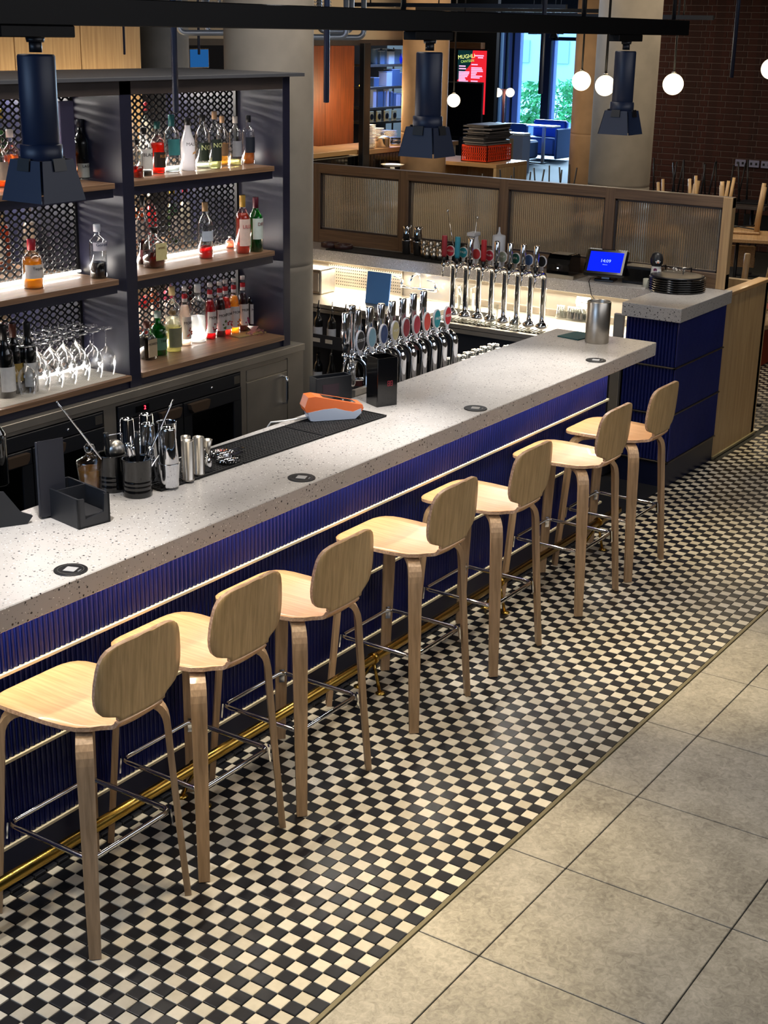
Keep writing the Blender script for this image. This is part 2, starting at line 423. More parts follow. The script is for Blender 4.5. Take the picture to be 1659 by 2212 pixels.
# small black and cream checker tiles: the 300 that show largest as tiles of their own, the rest joined
def tilebox(m, x0, x1, y0, y1, z1=0.0, g=.035, b=.03, z0=-.15):
    m.box(x0 + g, x1 - g, y0 + g, y1 - g, z0, z1, 0)
cells = []
for i in range(-14, 142):
    for j in range(0, 23): cells.append((i, j))
def area_px(i, j):
    p = [proj(i, j, 0), proj(i + 1, j, 0), proj(i + 1, j + 1, 0), proj(i, j + 1, 0)]
    cx = sum(q[0] for q in p) / 4; cy = sum(q[1] for q in p) / 4
    if not (5 < cx < 1654 and 5 < cy < 2207): return 0
    return abs(sum(p[k][0] * p[(k + 1) % 4][1] - p[(k + 1) % 4][0] * p[k][1] for k in range(4))) / 2
rank = sorted(cells, key=lambda c: -area_px(*c)); near = set(rank[:300])
def piece_mesh(mm):
    t = M(); b = .05; g = .035
    vs = [(-.5 + g, -.5 + g, -.15), (.5 - g, -.5 + g, -.15), (.5 - g, .5 - g, -.15), (-.5 + g, .5 - g, -.15),
          (-.5 + g, -.5 + g, -.03), (.5 - g, -.5 + g, -.03), (.5 - g, .5 - g, -.03), (-.5 + g, .5 - g, -.03),
          (-.5 + g + b, -.5 + g + b, 0), (.5 - g - b, -.5 + g + b, 0), (.5 - g - b, .5 - g - b, 0), (-.5 + g + b, .5 - g - b, 0)]
    fs = [(8, 9, 10, 11)] + [(k, (k + 1) % 4, (k + 1) % 4 + 4, k + 4) for k in range(4)] + [(k + 4, (k + 1) % 4 + 4, (k + 1) % 4 + 8, k + 8) for k in range(4)]
    t.add(vs, fs); return t
def mesh_of(m, material, name):
    o = m.build(name, material); me = o.data; bpy.data.objects.remove(o); return me
tmW = mesh_of(piece_mesh(0), TW, 'tile'); tmB = mesh_of(piece_mesh(0), TB, 'tile')
for (i, j) in near:
    link('floor_tile', tmW if (i + j) % 2 else tmB, floor, (i + .5, j + .5, 0))
sw, sb = M(), M()
for (i, j) in cells:
    if (i, j) in near: continue
    if i > 116 and j >= 22: continue
    tilebox(sw if (i + j) % 2 else sb, i, i + 1, j, j + 1)
for i in range(100, 240):            # the checker goes on behind the oak wall
    for j in range(0 if i > 141 else 23, 112):
        if i < 133 and j < 24: continue
        x, y = proj(i, j, 0)
        if -20 < x < 1680 and 330 < y < 1000 and i > 117: tilebox(sw if (i + j) % 2 else sb, i, i + 1, j, j + 1)
sw.build('floor_tile', TW, floor, kind='stuff'); sb.build('floor_tile', TB, floor, kind='stuff')
# large grey slabs on this side of the border
M().box(-130, 330, -.33, -.03, -.16, .03, .02).build('border_strip', mat('brass_grey_strip', '#8e8468', .4, .6), floor)
ys = [-.36, -4.62, -16.0, -27.4, -38.8]
sl = M()
for k in range(-11, 28):
    x0 = 9.62 + 11.32 * k
    for r in range(4):
        if proj(x0 + 5, ys[r + 1], 0)[0] > 3500: continue
        pm = M().box(x0 + .05, x0 + 11.27, ys[r + 1] + .05, ys[r] - .05, -.15, 0, .03)
        cx = [proj(x0 + u * 11, ys[r] * (1 - v) + ys[r + 1] * v, 0) for u in (0, .5, 1) for v in (0, .5, 1)]
        if x0 > -30 and any(0 < a < 1659 and 0 < b < 2212 for a, b in cx): pm.build('stone_slab', SLAB, floor)
        else: sl.add(pm.v, pm.f)
sl.build('stone_slab', SLAB, floor, kind='stuff')
def wall(name, x0, x1, y0, y1, z0, z1, m): return M().box(x0, x1, y0, y1, z0, z1).build(name, m, kind='structure')
wall('ceiling', -130, 560, -120, 330, 74, 78, DARKP)
wall('wall_back', -134, -130, -120, 330, 0, 78, PLASTER)
wall('wall_right', -130, 560, -124, -120, 0, 78, PLASTER)
wall('wall_left', -130, 560, 326, 330, 0, 78, DARKP)
# ---- brick wall (far right), bricks one by one
bx = 300.0
def at_y(px, py): return at(px, py, X=bx)[1]
yl, yr = at(1405, 300, X=bx)[1], -118
bw = M().box(bx + .4, bx + 4, yr, yl + 2, 0, 74).build('wall_far', MORTAR, kind='structure')
brick_me = mesh_of(M().box(.26, .9, -2.13, 2.13, -.64, .64, .08), BRICK, 'brick')
half_me = mesh_of(M().box(.26, .9, -1.0, 1.0, -.64, .64, .08), BRICK, 'brick')
vis, rest = [], M()
for row in range(0, 49):
    z = 0.75 + row * 1.5; off = (row % 2) * 1.13; y = yl + 2.2 - off; k = 0
    while y > -110:
        yc = y - 2.15; r = random.uniform(-.06, .06); a, b = proj(bx, yc, z)
        seen = -10 < a < 1672 and -5 < b < 445 and (b < 330 or a > 1405)
        head = (k % 5 == 3)
        if head: yc = y - 1.02
        if seen: vis.append((yc, z, r, head))
        elif y > -30: rest.box(bx + .26 + r, bx + .9, yc - (1.0 if head else 2.13), yc + (1.0 if head else 2.13), z - .64, z + .64)
        y -= 2.26 if head else 4.5; k += 1
vis.sort(key=lambda q: (q[0] - CP[1]) ** 2)
for q in vis[:295]: link('brick', half_me if q[3] else brick_me, bw, (bx + q[2], q[0], q[1]))
for yc, z, r, head in vis[295:]: h = 1.0 if head else 2.13; rest.box(bx + .26 + r, bx + .9, yc - h, yc + h, z - .64, z + .64)
rest.build('brick', BRICK, bw, kind='stuff')
# ---- concrete columns
def column(name, px, D, r, m, side=None, top=74):
    x, y, _ = at(px, 300, D=D)
    c = M().lathe([(r, 0), (r, 25.5), (r, 25.97), (r - .03, 26.0), (r - .03, 26.12), (r, 26.15), (r, 26.6), (r, top)], 40)
    o = c.build(name, m, None, (x, y, 0), kind='structure'); return o
column('column_near', 582, 165, 4.95, CONC)
column('column_cream', 357, 300, 5.2, CONC)
column('column_kitchen', 915, 385, 6.0, CONCW)
column('column_brown', 1277, 395, 5.6, CONCW)
column('column_grey', 1343, 262, 5.45, CONC)
# ================================================================== THE BAR
# fluted blue panels in rows between metal trims
def flutes(m, L, x0, x1, z0, z1, y, axis='X', sgn=-1, step=.43):
    n = int(round((x1 - x0) / step)); step = (x1 - x0) / n; prof = []
    for k in range(n):
        u = x0 + k * step
        prof += [(u + .015, 0.0), (u + .05, .17), (u + step * .3, .06), (u + step * .5, .02), (u + step * .7, .06), (u + step - .05, .17), (u + step - .015, 0.0)]
    vs = []
    for u, d in prof:
        for z in (z0, z1):
            vs.append((u, y + sgn * d, z) if axis == 'X' else (y + sgn * d, u, z))
    K = len(prof); fs = [(2 * k, 2 * k + 2, 2 * k + 3, 2 * k + 1) for k in range(K - 1)]
    m.add(vs, fs)
rows = [(3.32, 8.85), (9.12, 14.6), (14.86, 20.0)]
bar = thing('bar_counter', 'long bar front clad in fluted blue panels with metal trims', 'bar', (0, 0, 0))
M().box(-16, 82.9, 23.1, 24.6, 0, 20.0).build('carcass', NAVY, bar)
M().box(-16, 82.7, 22.95, 23.1, .0, 3.05).build('plinth', BLUEDK, bar)
for z0, z1 in rows:
    x = 82.8
    while x > -15:
        m = M(); flutes(m, None, x - 11.18, x, z0, z1, 23.0); m.box(x - 11.18, x, 23.0, 23.12, z0, z1)
        m.build('fluted_panel', BLUE, bar); x -= 11.2
for z in (3.18, 8.98, 14.73): M().box(-16, 83.3, 22.72, 23.05, z - .12, z + .12, .03).build('metal_trim', TRIMM, bar)
M().box(82.8, 83.2, 23.1, 29.6, 0, 20.0).build('end_panel', mat('dark_grey_laminate', '#30323c', .5), bar)
M().box(-16, 82.8, 29.2, 29.6, 0, 20.0).build('inner_panel', BLACK, bar)
ct = M().box(-16, 84.2, 18.25, 29.9, 20.0, 21.4, .06).build('counter_top', TERR)
tag(ct, 'long speckled grey terrazzo worktop along the bar with stools', 'counter')
cv = M()
for k in range(-16, 83): cv.box(k + .03, k + .97, 22.55, 22.95, 0, .25, .05)
cv.build('skirting_tile', TB, bar, kind='stuff')
# block at the end of the bar
blk = thing('end_counter', 'square end counter clad in fluted blue panels with a plinth', 'bar', (0, 0, 0))
M().box(101.7, 116.6, 23.1, 29.4, 0, 20.4).build('carcass', NAVY, blk)
M().box(101.55, 116.75, 22.95, 29.4, 0, 3.05).build('plinth', BLUEDK, blk)
for z0, z1 in [(3.32, 8.85), (9.12, 14.6), (14.86, 20.35)]:
    m = M(); flutes(m, None, 101.65, 116.7, z0, z1, 23.0); m.build('fluted_panel', BLUE, blk)
    m = M(); flutes(m, None, 23.05, 29.4, z0, z1, 101.6, 'Y', -1); m.build('fluted_panel', BLUE, blk)
for z in (3.18, 8.98, 14.73):
    m = M().box(101.3, 116.85, 22.72, 23.05, z - .09, z + .09, .02); m.box(101.3, 101.62, 22.72, 29.4, z - .09, z + .09, .02)
    m.build('metal_trim', mat('bronze_trim', '#77706a', .4, 1), blk)
m = M().box(100.3, 116.5, 22.2, 29.6, 20.4, 22.0, .05); m.box(110.3, 116.0, 29.6, 88, 20.4, 22.0, .05)
tag(m.build('counter_top', TERR), 'thick speckled terrazzo slab on the end counter and along the glass screen', 'counter')
M().box(100.9, 101.5, 29.6, 30.8, 8, 20.4, .03).build('end_strip', STEELW, blk)
# steel ledge on the floor between bar and end counter
M().box(83.3, 101.5, 23.0, 40, 0, .1).build('floor_bar', mat('dark_vinyl_floor', '#1a1c22', .5), kind='structure')
M().box(-60, 83.3, 29.6, 53, 0, .1).build('floor_service', mat('dark_safety_floor', '#15161a', .6), kind='structure')
# oak wall to the right of the block
ow = thing('oak_partition', 'low oak panelled partition wall to the right of the blue end counter', 'partition', (0, 0, 0))
M().box(116.95, 132.2, 23.0, 24.2, .25, 20.9).build('panel', OAKP, ow)
M().box(116.95, 132.4, 22.9, 24.5, 20.9, 21.4, .05).build('cap', OAKX, ow)
M().box(131.3, 132.5, 23.0, 52, .25, 20.9).build('return_panel', OAKP, ow)
M().box(116.9, 132.5, 22.75, 23.0, 0, .3).build('base_tile', mat('pale_stone_base', '#8f8465', .6), ow)
# brass foot rail with brackets
rl = thing('foot_rail', 'brass foot rail running along the foot of the bar front', 'rail', (0, 0, 0))
M().cyl((-16, 20.35, 3.0), (82.5, 20.35, 3.0), .4, n=16).build('rail', BRASS, rl)
for x in (-8, 13.2, 35.2, 56.3, 77.5):
    m = M()
    m.lathe([(.5, -.22), (.5, .22)], 16, (0, 0, 0))
    m.v = [(z + x, 20.35 + a, 3.0 + b) for a, b, z in m.v]
    m.tube([(x, 20.35, 2.6), (x, 20.1, 1.8), (x, 19.7, .15)], [.16, .13, .16], 8); m.tube([(x, 20.4, 2.6), (x, 20.9, 1.8), (x, 21.8, .15)], [.16, .13, .16], 8)
    m.lathe([(.42, 0), (.42, .1), (.2, .2)], 14, (x, 19.6, .0)); m.lathe([(.42, 0), (.42, .1), (.2, .2)], 14, (x, 21.8, .0))
    m.build('bracket', BRASS, rl)
# ================================================================== BAR STOOLS
def stool(label, loc):
    t = thing('bar_stool', label, 'stool', loc, 0, 'oak bar stools along the counter')
    # seat: plywood shell, outline wide at the front (+Y), necking in at the back
    half = [(1.9, 4.4), (2.5, 4.34), (3.05, 4.15), (3.42, 3.8), (3.64, 3.2), (3.7, 2.4), (3.68, 1.0), (3.6, -.6), (3.45, -1.8), (3.2, -2.7), (2.75, -3.3), (2.25, -3.65), (1.95, -3.95)]
    rows_ = [(h, y) for h, y in half]
    def zs(u, y):      # dished seat, front edge rolled down, rear curls up into the back
        z = -.26 * (1 - u * u) * (1 if y > -3 else .6)
        if y > 1.0: z = z * max(0, 1 - (y - 1.0) / 3.0) - .16 * ((y - 1.0) / 3.5) ** 2
        return z
    nU = 10; m = M(); th = .26
    prof = []
    for h, y in rows_: prof.append((h if h else .9, y, 'S'))
    ring = []
    for h, y, _ in prof:
        ring.append([(h * (2 * k / nU - 1), y - (0 if abs(2*k/nU-1)<.99 else 0), zs(2 * k / nU - 1, y)) for k in range(nU + 1)])
    # curl up to the neck
    for ang in (25, 50, 72):
        a = math.radians(ang); R = .55
        ring.append([(1.88 * (2 * k / nU - 1), -3.95 - R * math.sin(a), -.19 * (1 - (2 * k / nU - 1) ** 2) * (1 - ang / 90) + R * (1 - math.cos(a))) for k in range(nU + 1)])
    def shell(rings, th, dirs):
        K = len(rings); W = len(rings[0]); vs = []; fs = []
        for r in range(K):
            a, b = rings[max(r - 1, 0)], rings[min(r + 1, K - 1)]
            for k in range(W):
                du = Vector(rings[r][min(k + 1, W - 1)]) - Vector(rings[r][max(k - 1, 0)])
                dv = Vector(b[k]) - Vector(a[k]); nn = du.cross(dv)
                nn = nn.normalized() if nn.length > 1e-6 else Vector((0, 0, 1))
                if nn.dot(dirs) < 0: nn = -nn
                p = Vector(rings[r][k]); vs.append(tuple(p)); vs.append(tuple(p - nn * th))
        I = lambda r, k, s: (r * W + k) * 2 + s
        for r in range(K - 1):
            for k in range(W - 1):
                fs.append((I(r, k, 0), I(r, k + 1, 0), I(r + 1, k + 1, 0), I(r + 1, k, 0)))
                fs.append((I(r, k, 1), I(r + 1, k, 1), I(r + 1, k + 1, 1), I(r, k + 1, 1)))
        top = len(fs)
        for k in range(W - 1):
            fs.append((I(0, k, 0), I(0, k, 1), I(0, k + 1, 1), I(0, k + 1, 0))); fs.append((I(K - 1, k, 0), I(K - 1, k + 1, 0), I(K - 1, k + 1, 1), I(K - 1, k, 1)))
        for r in range(K - 1):
            fs.append((I(r, 0, 0), I(r + 1, 0, 0), I(r + 1, 0, 1), I(r, 0, 1))); fs.append((I(r, W - 1, 0), I(r, W - 1, 1), I(r + 1, W - 1, 1), I(r + 1, W - 1, 0)))
        return vs, fs, top
    def build_shell(name, rings, th, dirs, mt):
        vs, fs, top = shell(rings, th, dirs); m = M(); m.add(vs, fs, True)
        for i in range(top, len(fs)): m.sm[i] = False
        o = m.build(name, [mt, PLYEDGE], t)
        for i in range(top, len(fs)): o.data.polygons[i].material_index = 1
        return o
    build_shell('seat', ring, th, Vector((0, 0, 1)), STOOLSEAT)
    # backrest: shield shape, leaning slightly back, gently curved
    bh = [(1.88, .5), (1.9, .7), (2.08, .84), (2.5, .98), (2.95, 1.18), (3.25, 1.5), (3.42, 1.95), (3.48, 2.5), (3.44, 3.2), (3.32, 4.0), (3.18, 4.5), (2.98, 4.85), (2.65, 5.12), (2.1, 5.3), (1.4, 5.38), (.8, 5.41)]
    rb = []
    for h, z in bh:
        lean = -4.5 - .07 * (z - .5)
        rb.append([(h * (2 * k / nU - 1), lean - .42 * (1 - (h * (2 * k / nU - 1) / 3.4) ** 2) + .42 * (1 if z > .9 else 1) * .55, z) for k in range(nU + 1)])
    build_shell('backrest', rb, th, Vector((0, 1, 0)), STOOLBACK)
    # four bent legs on the diagonals
    for sx in (-1, 1):
        for sy in (-1, 1):
            d = Vector((sx, sy, 0)).normalized(); wd = Vector((-d.y, d.x, 0))
            c = Vector((0, -.1, 0)); pts = []
            for rr, z in [(1.2, -.62), (3.3, -.64), (3.8, -.68), (4.15, -.8), (4.42, -1.0), (4.62, -1.28), (4.75, -1.62), (4.83, -2.05), (4.88, -2.6), (4.97, -4), (5.35, -9), (5.78, -14.2)]:
                pts.append(tuple(c + d * rr * (1.0) + Vector((0, 0, z))))
            m = M(); m.strip(pts, wd, [.42, .45, .47, .48, .49, .5, .5, .5, .5, .48, .43, .36], .21)
            m.build('leg', STOOLLEG, t)
    # chrome foot ring tied into the legs
    q = 3.42; rc = .55; pts = []
    for cx, cy, a0 in ((q, q, 0), (-q, q, 90), (-q, -q, 180), (q, -q, 270)):
        for k in range(5):
            a = math.radians(a0 + 22.5 * k)
            pts.append(((abs(cx) - rc) * (1 if cx > 0 else -1) + rc * math.cos(a), (abs(cy) - rc) * (1 if cy > 0 else -1) + rc * math.sin(a) - .1, -8.2))
    M().tube(pts, .17, 8, closed=True).build('foot_ring', CHROME, t)
    for sx in (-1, 1):
        for sy in (-1, 1):
            m = M(); x, y = sx * (q - .05), sy * (q - .05) - .1
            d = Vector((sx, sy, 0)).normalized()
            m.strip([(x + d.x*.1, y + d.y*.1, -8.0), (x + d.x * .2, y + d.y * .2, -9.1)], (-d.y, d.x, 0), .2, .05)
            m.build('ring_bracket', CHROME, t)
    return t
SY = 17.85
xs = [(.45, SY, 'oak bar stool nearest the camera, in the lower left corner'), (10.2, SY, 'second oak bar stool counting from the lower left corner'),
      (20.2, SY - .3, 'third oak bar stool from the lower left corner, pulled out slightly'), (35.1, SY, 'middle oak bar stool in the row of seven, after the wide gap'),
      (47.6, SY, 'third oak bar stool counting from the blue end counter'), (63.75, SY, 'second oak bar stool from the blue end counter'),
      (74.6, SY - .1, 'farthest oak bar stool beside the blue end counter')]
s0 = stool(xs[0][2], (xs[0][0], xs[0][1], 14.25))
for x, y, lab in xs[1:]: dup(s0, (x, y, 14.25), 0, lab)
# ================================================================== BACK BAR: steel cabinets under an open shelf unit
YF = 53.4                                   # cabinet fronts
cab = thing('steel_counter', 'brushed steel back counter with cupboard under the bottle shelves', 'counter', (0, 0, 0))
M().box(-10, 69.8, 53.2, 60.5, 18.25, 19.0, .04).build('worktop', STEELW, cab)
M().box(-10, 69.8, 53.45, 60, 17.85, 18.25).build('rail', STEELW, cab)
for x0, x1 in ((38.9, 40.5), (58.9, 59.8), (67.0, 69.8), (19.2, 20.7)):
    M().box(x0, x1, 53.45, 60, .3, 17.85).build('upright', STEELW, cab)
M().box(59.8, 67.0, 53.6, 60, .3, 17.85).build('cupboard_body', STEELW, cab)
M().box(59.95, 66.85, 53.42, 53.6, 16.55, 17.7, .03).build('drawer_front', STEELW, cab)
dr = M().box(59.95, 66.85, 53.42, 53.6, .5, 16.4, .03).build('door', STEELW, cab)
M().tube([(66.1, 53.4, 16.0), (66.1, 52.9, 15.9), (66.1, 52.85, 15.4), (66.1, 52.85, 13.6), (66.1, 52.9, 13.1), (66.1, 53.4, 13.0)], .14, 8).build('handle', CHROME, dr)
M().box(-10, 69.8, 54.2, 60, .1, .3).build('toe_kick', BLACK, cab)
FGL = thin('tinted_door_glass', (.32, .33, .35), k=.25)
def cooler(x0, x1, label, doors, disp=True):
    f = thing('bottle_cooler', label, 'fridge', (0, 0, 0), 0, 'black glass door bottle coolers')
    m = M(); m.box(x0, x1, 59.4, 59.8, .4, 17.7); m.box(x0, x0 + .25, 53.6, 59.4, .4, 17.7); m.box(x1 - .25, x1, 53.6, 59.4, .4, 17.7); m.box(x0, x1, 53.6, 59.4, .4, 1.4); m.box(x0, x1, 53.6, 59.4, 16.9, 17.7)
    m.build('cabinet', BLACK, f)
    M().box(x0 + .1, x1 - .1, 53.3, 53.6, 16.4, 17.75, .05).build('control_panel', BLACKM, f)
    M().lathe([(.16, 0), (.16, .08), (.08, .12)], 10).build('lock', CHROME, f, ((x0 + x1) / 2 + 4.4, 53.3, 17.0), (math.radians(90), 0, 0))
    M().box(x1 - 1.2, x1 - .3, 53.24, 53.32, 16.7, 17.5).build('badge', STEEL, f)
    if disp:
        d = M().box(x0 + 2.4, x0 + 4.2, 53.22, 53.32, 16.75, 17.35).build('display', BLACKG, f)
        text('2', .55, emis('red_digits', '#ff2a3c', 6), d, (x0 + 3.6, 53.2, 17.05), name='digits')
    w = (x1 - x0) / doors
    for k in range(doors):
        a, b = x0 + k * w + .08, x0 + (k + 1) * w - .08
        m = M(); m.box(a, b, 53.25, 53.6, 14.9, 16.3, .04); m.box(a, b, 53.25, 53.6, 1.5, 2.7, .04); m.box(a, a + 1.2, 53.25, 53.6, 2.7, 14.9); m.box(b - 1.2, b, 53.25, 53.6, 2.7, 14.9)
        dd = m.build('door', BLACKM, f); dd['kind'] = 'stuff'; del dd['kind']
        M().box(a + 1.2, b - 1.2, 53.35, 53.45, 2.7, 14.9).build('glass', FGL, dd)
        hx = b - 3.6 if k % 2 == 0 else a + .5
        m = M(); m.prism([(hx, 16.1), (hx + 3.0, 16.1), (hx + 2.85, 15.5), (hx + 2.6, 15.2), (hx + .5, 15.2), (hx + .2, 15.5)], 52.75, 53.25, 'XZ'); m.build('handle', mat('bronze_handle', '#6d5a4a', .4, .7), dd)
        for z in (6.2, 11.0):
            m = M(); m.cyl((a, 53.75, z), (b, 53.75, z), .09, n=6)
            for q in range(16): xx = a + .2 + q * (b - a - .4) / 15; m.cyl((xx, 53.75, z), (xx, 58.8, z), .05, n=4)
            m.build('wire_shelf', CHROME, f)
    return f
cooler(40.6, 58.85, 'black double door bottle cooler with a red digit beside the steel cupboard', 2)
cooler(20.8, 38.8, 'black double door bottle cooler behind the menu stand at the left', 2, False)
# ---- shelf unit
un = thing('shelf_unit', 'dark open shelf unit with expanded metal back and bottle bays', 'shelving', (0, 0, 0))
YB = 60.0
M().box(67.0, 68.2, 54, 70, 19.0, 47.0, .03).build('side_panel', NAVY, un)
M().box(43.2, 44.7, 54, 70, 19.0, 47.0, .03).build('divider', NAVY, un)
M().box(20.0, 21.4, 54, 70, 19.0, 47.0, .03).build('divider', NAVY, un)
M().box(14, 67.0, 54, 55.2, 45.8, 47.0, .02).build('top_beam', DARKWOOD, un)
M().box(14, 70.1, 53.5, 70.4, 47.0, 47.35, .03).build('top_board', mat('grey_top_laminate', '#4a4c52', .45), un)
M().box(14, 67.0, 54.2, 70, 19.0, 19.7).build('base', NAVY, un)
SH = [20.25, 29.5, 38.2]
for x0, x1 in ((44.7, 66.9), (21.4, 43.2), (14, 20)):
    for k, z in enumerate(SH):
        e = 0 if k == 0 else (1.35 if x0 > 40 else 1.0)
        M().box(x0, x1 - e, 54.0 if k else 53.8, 70, z - .5, z, .02).build('shelf_board', SHELFW, un)
        if k: M().box(x0, x1 - e, 54.25, 69.8, z - 1.3, z - .5).build('shelf_bracket', NAVY, un)
        M().box(x0 + .1, x1 - .3, 59.55, 59.75, z + .02, z + .22).build('led_strip', LED, un)
    # expanded metal backs between shelves
    for za, zb in ((20.3, 28.2), (29.6, 36.9), (38.3, 45.8)):
        m = M(); cw, chh = .98, .62; nx = int((x1 - x0) / cw) + 1; nz = int((zb - za) / chh) + 1
        def strut(p, q, t=.085):
            dx, dz = q[0] - p[0], q[1] - p[1]; L = math.hypot(dx, dz); nx_, nz_ = -dz / L * t, dx / L * t
            vs = [(p[0] + nx_, YB, p[1] + nz_), (q[0] + nx_, YB, q[1] + nz_), (q[0] - nx_, YB, q[1] - nz_), (p[0] - nx_, YB, p[1] - nz_)]
            vs2 = [(a, YB + .1, c) for a, b, c in vs]
            m.add(vs + vs2, [(0, 1, 2, 3), (7, 6, 5, 4), (0, 4, 5, 1), (2, 6, 7, 3)])
        for i in range(nx):
            for j in range(nz):
                xa, za_ = x0 + i * cw, za + j * chh
                xm, zm = xa + cw / 2, za_ + chh / 2
                if xa + cw > x1 or za_ + chh > zb: continue
                w_ = .14
                strut((xa, za_ ), (xm - w_, zm)); strut((xm + w_, zm), (xa + cw, za_)); strut((xm + w_, zm), (xa + cw, za_ + chh)); strut((xa, za_ + chh), (xm - w_, zm))
                strut((xm - w_, zm), (xm + w_, zm), .11)
        m.build('mesh_back', BLACKM, un)
    for xx in (x0, x1 - .3): M().box(xx, xx + .3, YB - .1, YB + .25, 20.3, 45.8).build('mesh_frame', BLACK, un)
# ================================================================== BOTTLES
LIQ = {}
def liquid(c):
    if c not in LIQ: LIQ[c] = thin('liquid_' + c.strip('#'), tuple(min(1, v * 1.15) for v in sR(c)), k=.12, body=c, bodyfac=.5)
    return LIQ[c]
GL = {'clear': GLASS, 'green': thin('green_bottle_glass', (.05, .42, .12), k=.25, body='#0c7a28', bodyfac=.3), 'dark': thin('dark_bottle_glass', (.03, .035, .02), k=.3, body='#0a0c08', bodyfac=.85),
      'frost': thin('frosted_white_bottle', (.9, .9, .92), k=.2, body='#e9e9ee', bodyfac=.85), 'blue': thin('blue_bottle_glass', (.25, .5, .95), k=.3), 'brown': thin('brown_bottle_glass', (.25, .1, .03), k=.25, body='#3a1a08', bodyfac=.6)}
CAPM = {}
def capm(c):
    if c not in CAPM: CAPM[c] = mat('bottle_cap', c, .4)
    return CAPM[c]
LBM = {}
def lbm(c):
    if c not in LBM: LBM[c] = mat('bottle_label', c, .55, var=.05, scale=60)
    return LBM[c]
def prof_of(kind, r, h):
    if kind == 'wine': return [(r * .86, 0), (r, .08), (r, h * .58), (r * .93, h * .63), (r * .62, h * .71), (r * .4, h * .77), (r * .36, h * .84), (r * .36, h * .97), (r * .4, h * .975), (r * .4, h)], h * .6
    if kind == 'taper': return [(r * .9, 0), (r, .1), (r, h * .5), (r * .9, h * .58), (r * .6, h * .7), (r * .42, h * .8), (r * .38, h * .9), (r * .38, h)], h * .5
    if kind == 'squat': return [(r * .92, 0), (r, .1), (r, h * .56), (r * .9, h * .64), (r * .55, h * .7), (r * .36, h * .75), (r * .34, h * .9), (r * .34, h)], h * .56
    if kind == 'straight': return [(r * .95, 0), (r, .06), (r, h * .66), (r * .9, h * .71), (r * .5, h * .76), (r * .36, h * .8), (r * .34, h * .92), (r * .34, h)], h * .66
    return [(r * .9, 0), (r, .1), (r, h * .6), (r * .92, h * .66), (r * .6, h * .73), (r * .4, h * .78), (r * .36, h * .9), (r * .36, h)], h * .6
def bottle(label, x, y, z, h, r, kind='round', glass='clear', liq=None, level=.5, cap='#1a1a1c', lab='#e4dfd2', lz=(.14, .5), txt=None, tcol='#17181c', th=.5, sq=0, rz=0, group='bottles on the back bar', simple=False, capf=.86, tz=None):
    r *= .76; t = thing('bottle', label, 'bottle', (x, y, z), rz, group)
    n = 16; P, hb = prof_of(kind, r, h)
    sqs = [sq if b <= hb + .01 else 0 for a, b in P] if sq else None
    m = M(); m.lathe([p for p in P if True], n, sq=sqs); m.build('glass_body', GL[glass], t)
    if liq:
        L = h * level; rr = .9; q = [(P[0][0] * rr, .06), (P[1][0] * rr, .2)]
        for a, b in P[2:]:
            if b < L: q.append((a * rr, b))
        # radius at the surface
        pa = [p for p in P if p[1] <= L][-1]; pb = [p for p in P if p[1] > L][0]
        f = (L - pa[1]) / (pb[1] - pa[1]); q.append(((pa[0] + (pb[0] - pa[0]) * f) * rr, L))
        M().lathe(q, n, sq=([sq if b <= hb + .01 else 0 for a, b in q] if sq else None)).build('liquid', liquid(liq), t)
    if cap:
        cr = r * .42; M().lathe([(cr, h * capf), (cr, h * .985), (cr * .9, h)], 14).build('cap', capm(cap), t)
    if lab:
        z0, z1 = h * lz[0], h * lz[1]; m = M()
        if sq > .5: m.box(-r * .8, r * .8, -r * 1.0 - .03, -r * .99 + .02, z0, z1)
        else:
            K = 10; vs = []
            for k in range(K + 1):
                a = math.radians(-75 + 150 * k / K)
                for zz in (z0, z1): vs.append((math.sin(a) * (r + .03), -math.cos(a) * (r + .03), zz))
            m.add(vs, [(2 * k, 2 * k + 2, 2 * k + 3, 2 * k + 1) for k in range(K)], True)
        lo = m.build('label', lbm(lab), t)
        if txt:
            tt = (z0 + z1) / 2 + (z1 - z0) * .22 if tz is None else h * tz
            if sq > .5: text(txt, th, lbm(tcol), lo, (0, -r * 1.0 - .03, tt))
            else: text(txt, th, lbm(tcol), lo, (0, 0, tt), wrap=r + .04)
    return t
def bot_at(px, py, z, **k):
    x, y, _ = at(px, py, Z=z); return x, y
S1, S2, S3 = SH[2], SH[1], SH[0]
# -- top shelf of the right bay (pixel = centre of the base)
def B(px, py, z, top, r, label, **k):
    x, y, _ = at(px, py, Z=z); y = min(max(y, 54.9), 58.9)
    x = at(px, py, Y=y)[0]
    # height from the photo
    h = at(px, top, Y=y)[2] - z
    return bottle(label, x, y, z, h, r, **k)
B(298, 384, S1, 300, .75, 'clear bottle half hidden behind the divider, top shelf right bay', liq='#a03018', level=.3, lab=None)
B(313, 379, S1, 275, 1.0, 'rum bottle with black cap and white sketch label, left end of top right shelf', kind='squat', liq='#1a0f0c', level=.1, cap='#141316', lab='#d9d9d6', txt='BLACKS', th=.42, lz=(.14, .56))
B(342, 374, S1, 262, .95, 'orange red liqueur bottle with a teal cap on the top right shelf', kind='squat', liq='#d4380a', level=.6, cap='#12534f', lab='#2c2018', lz=(.12, .42), txt='RUM', tcol='#c88a4a', th=.4)
B(373, 371, S1, 247, .98, 'tall clear spirit bottle with teal capsule and teal slanted label', liq='#e6eef0', level=.08, cap='#15696d', capf=.8, lab='#3f8f93', lz=(.3, .58), kind='straight', txt='TARANC', tcol='#17181c', th=.42, tz=.17)
mb = B(407, 368, S1, 254, .95, 'frosted white coconut rum bottle with a palm on it', glass='frost', kind='taper', cap='#121214', lab=None)
text('MALIBU', .45, lbm('#2c2a28'), mb, (0, 0, 2.55), wrap=.75, name='lettering')
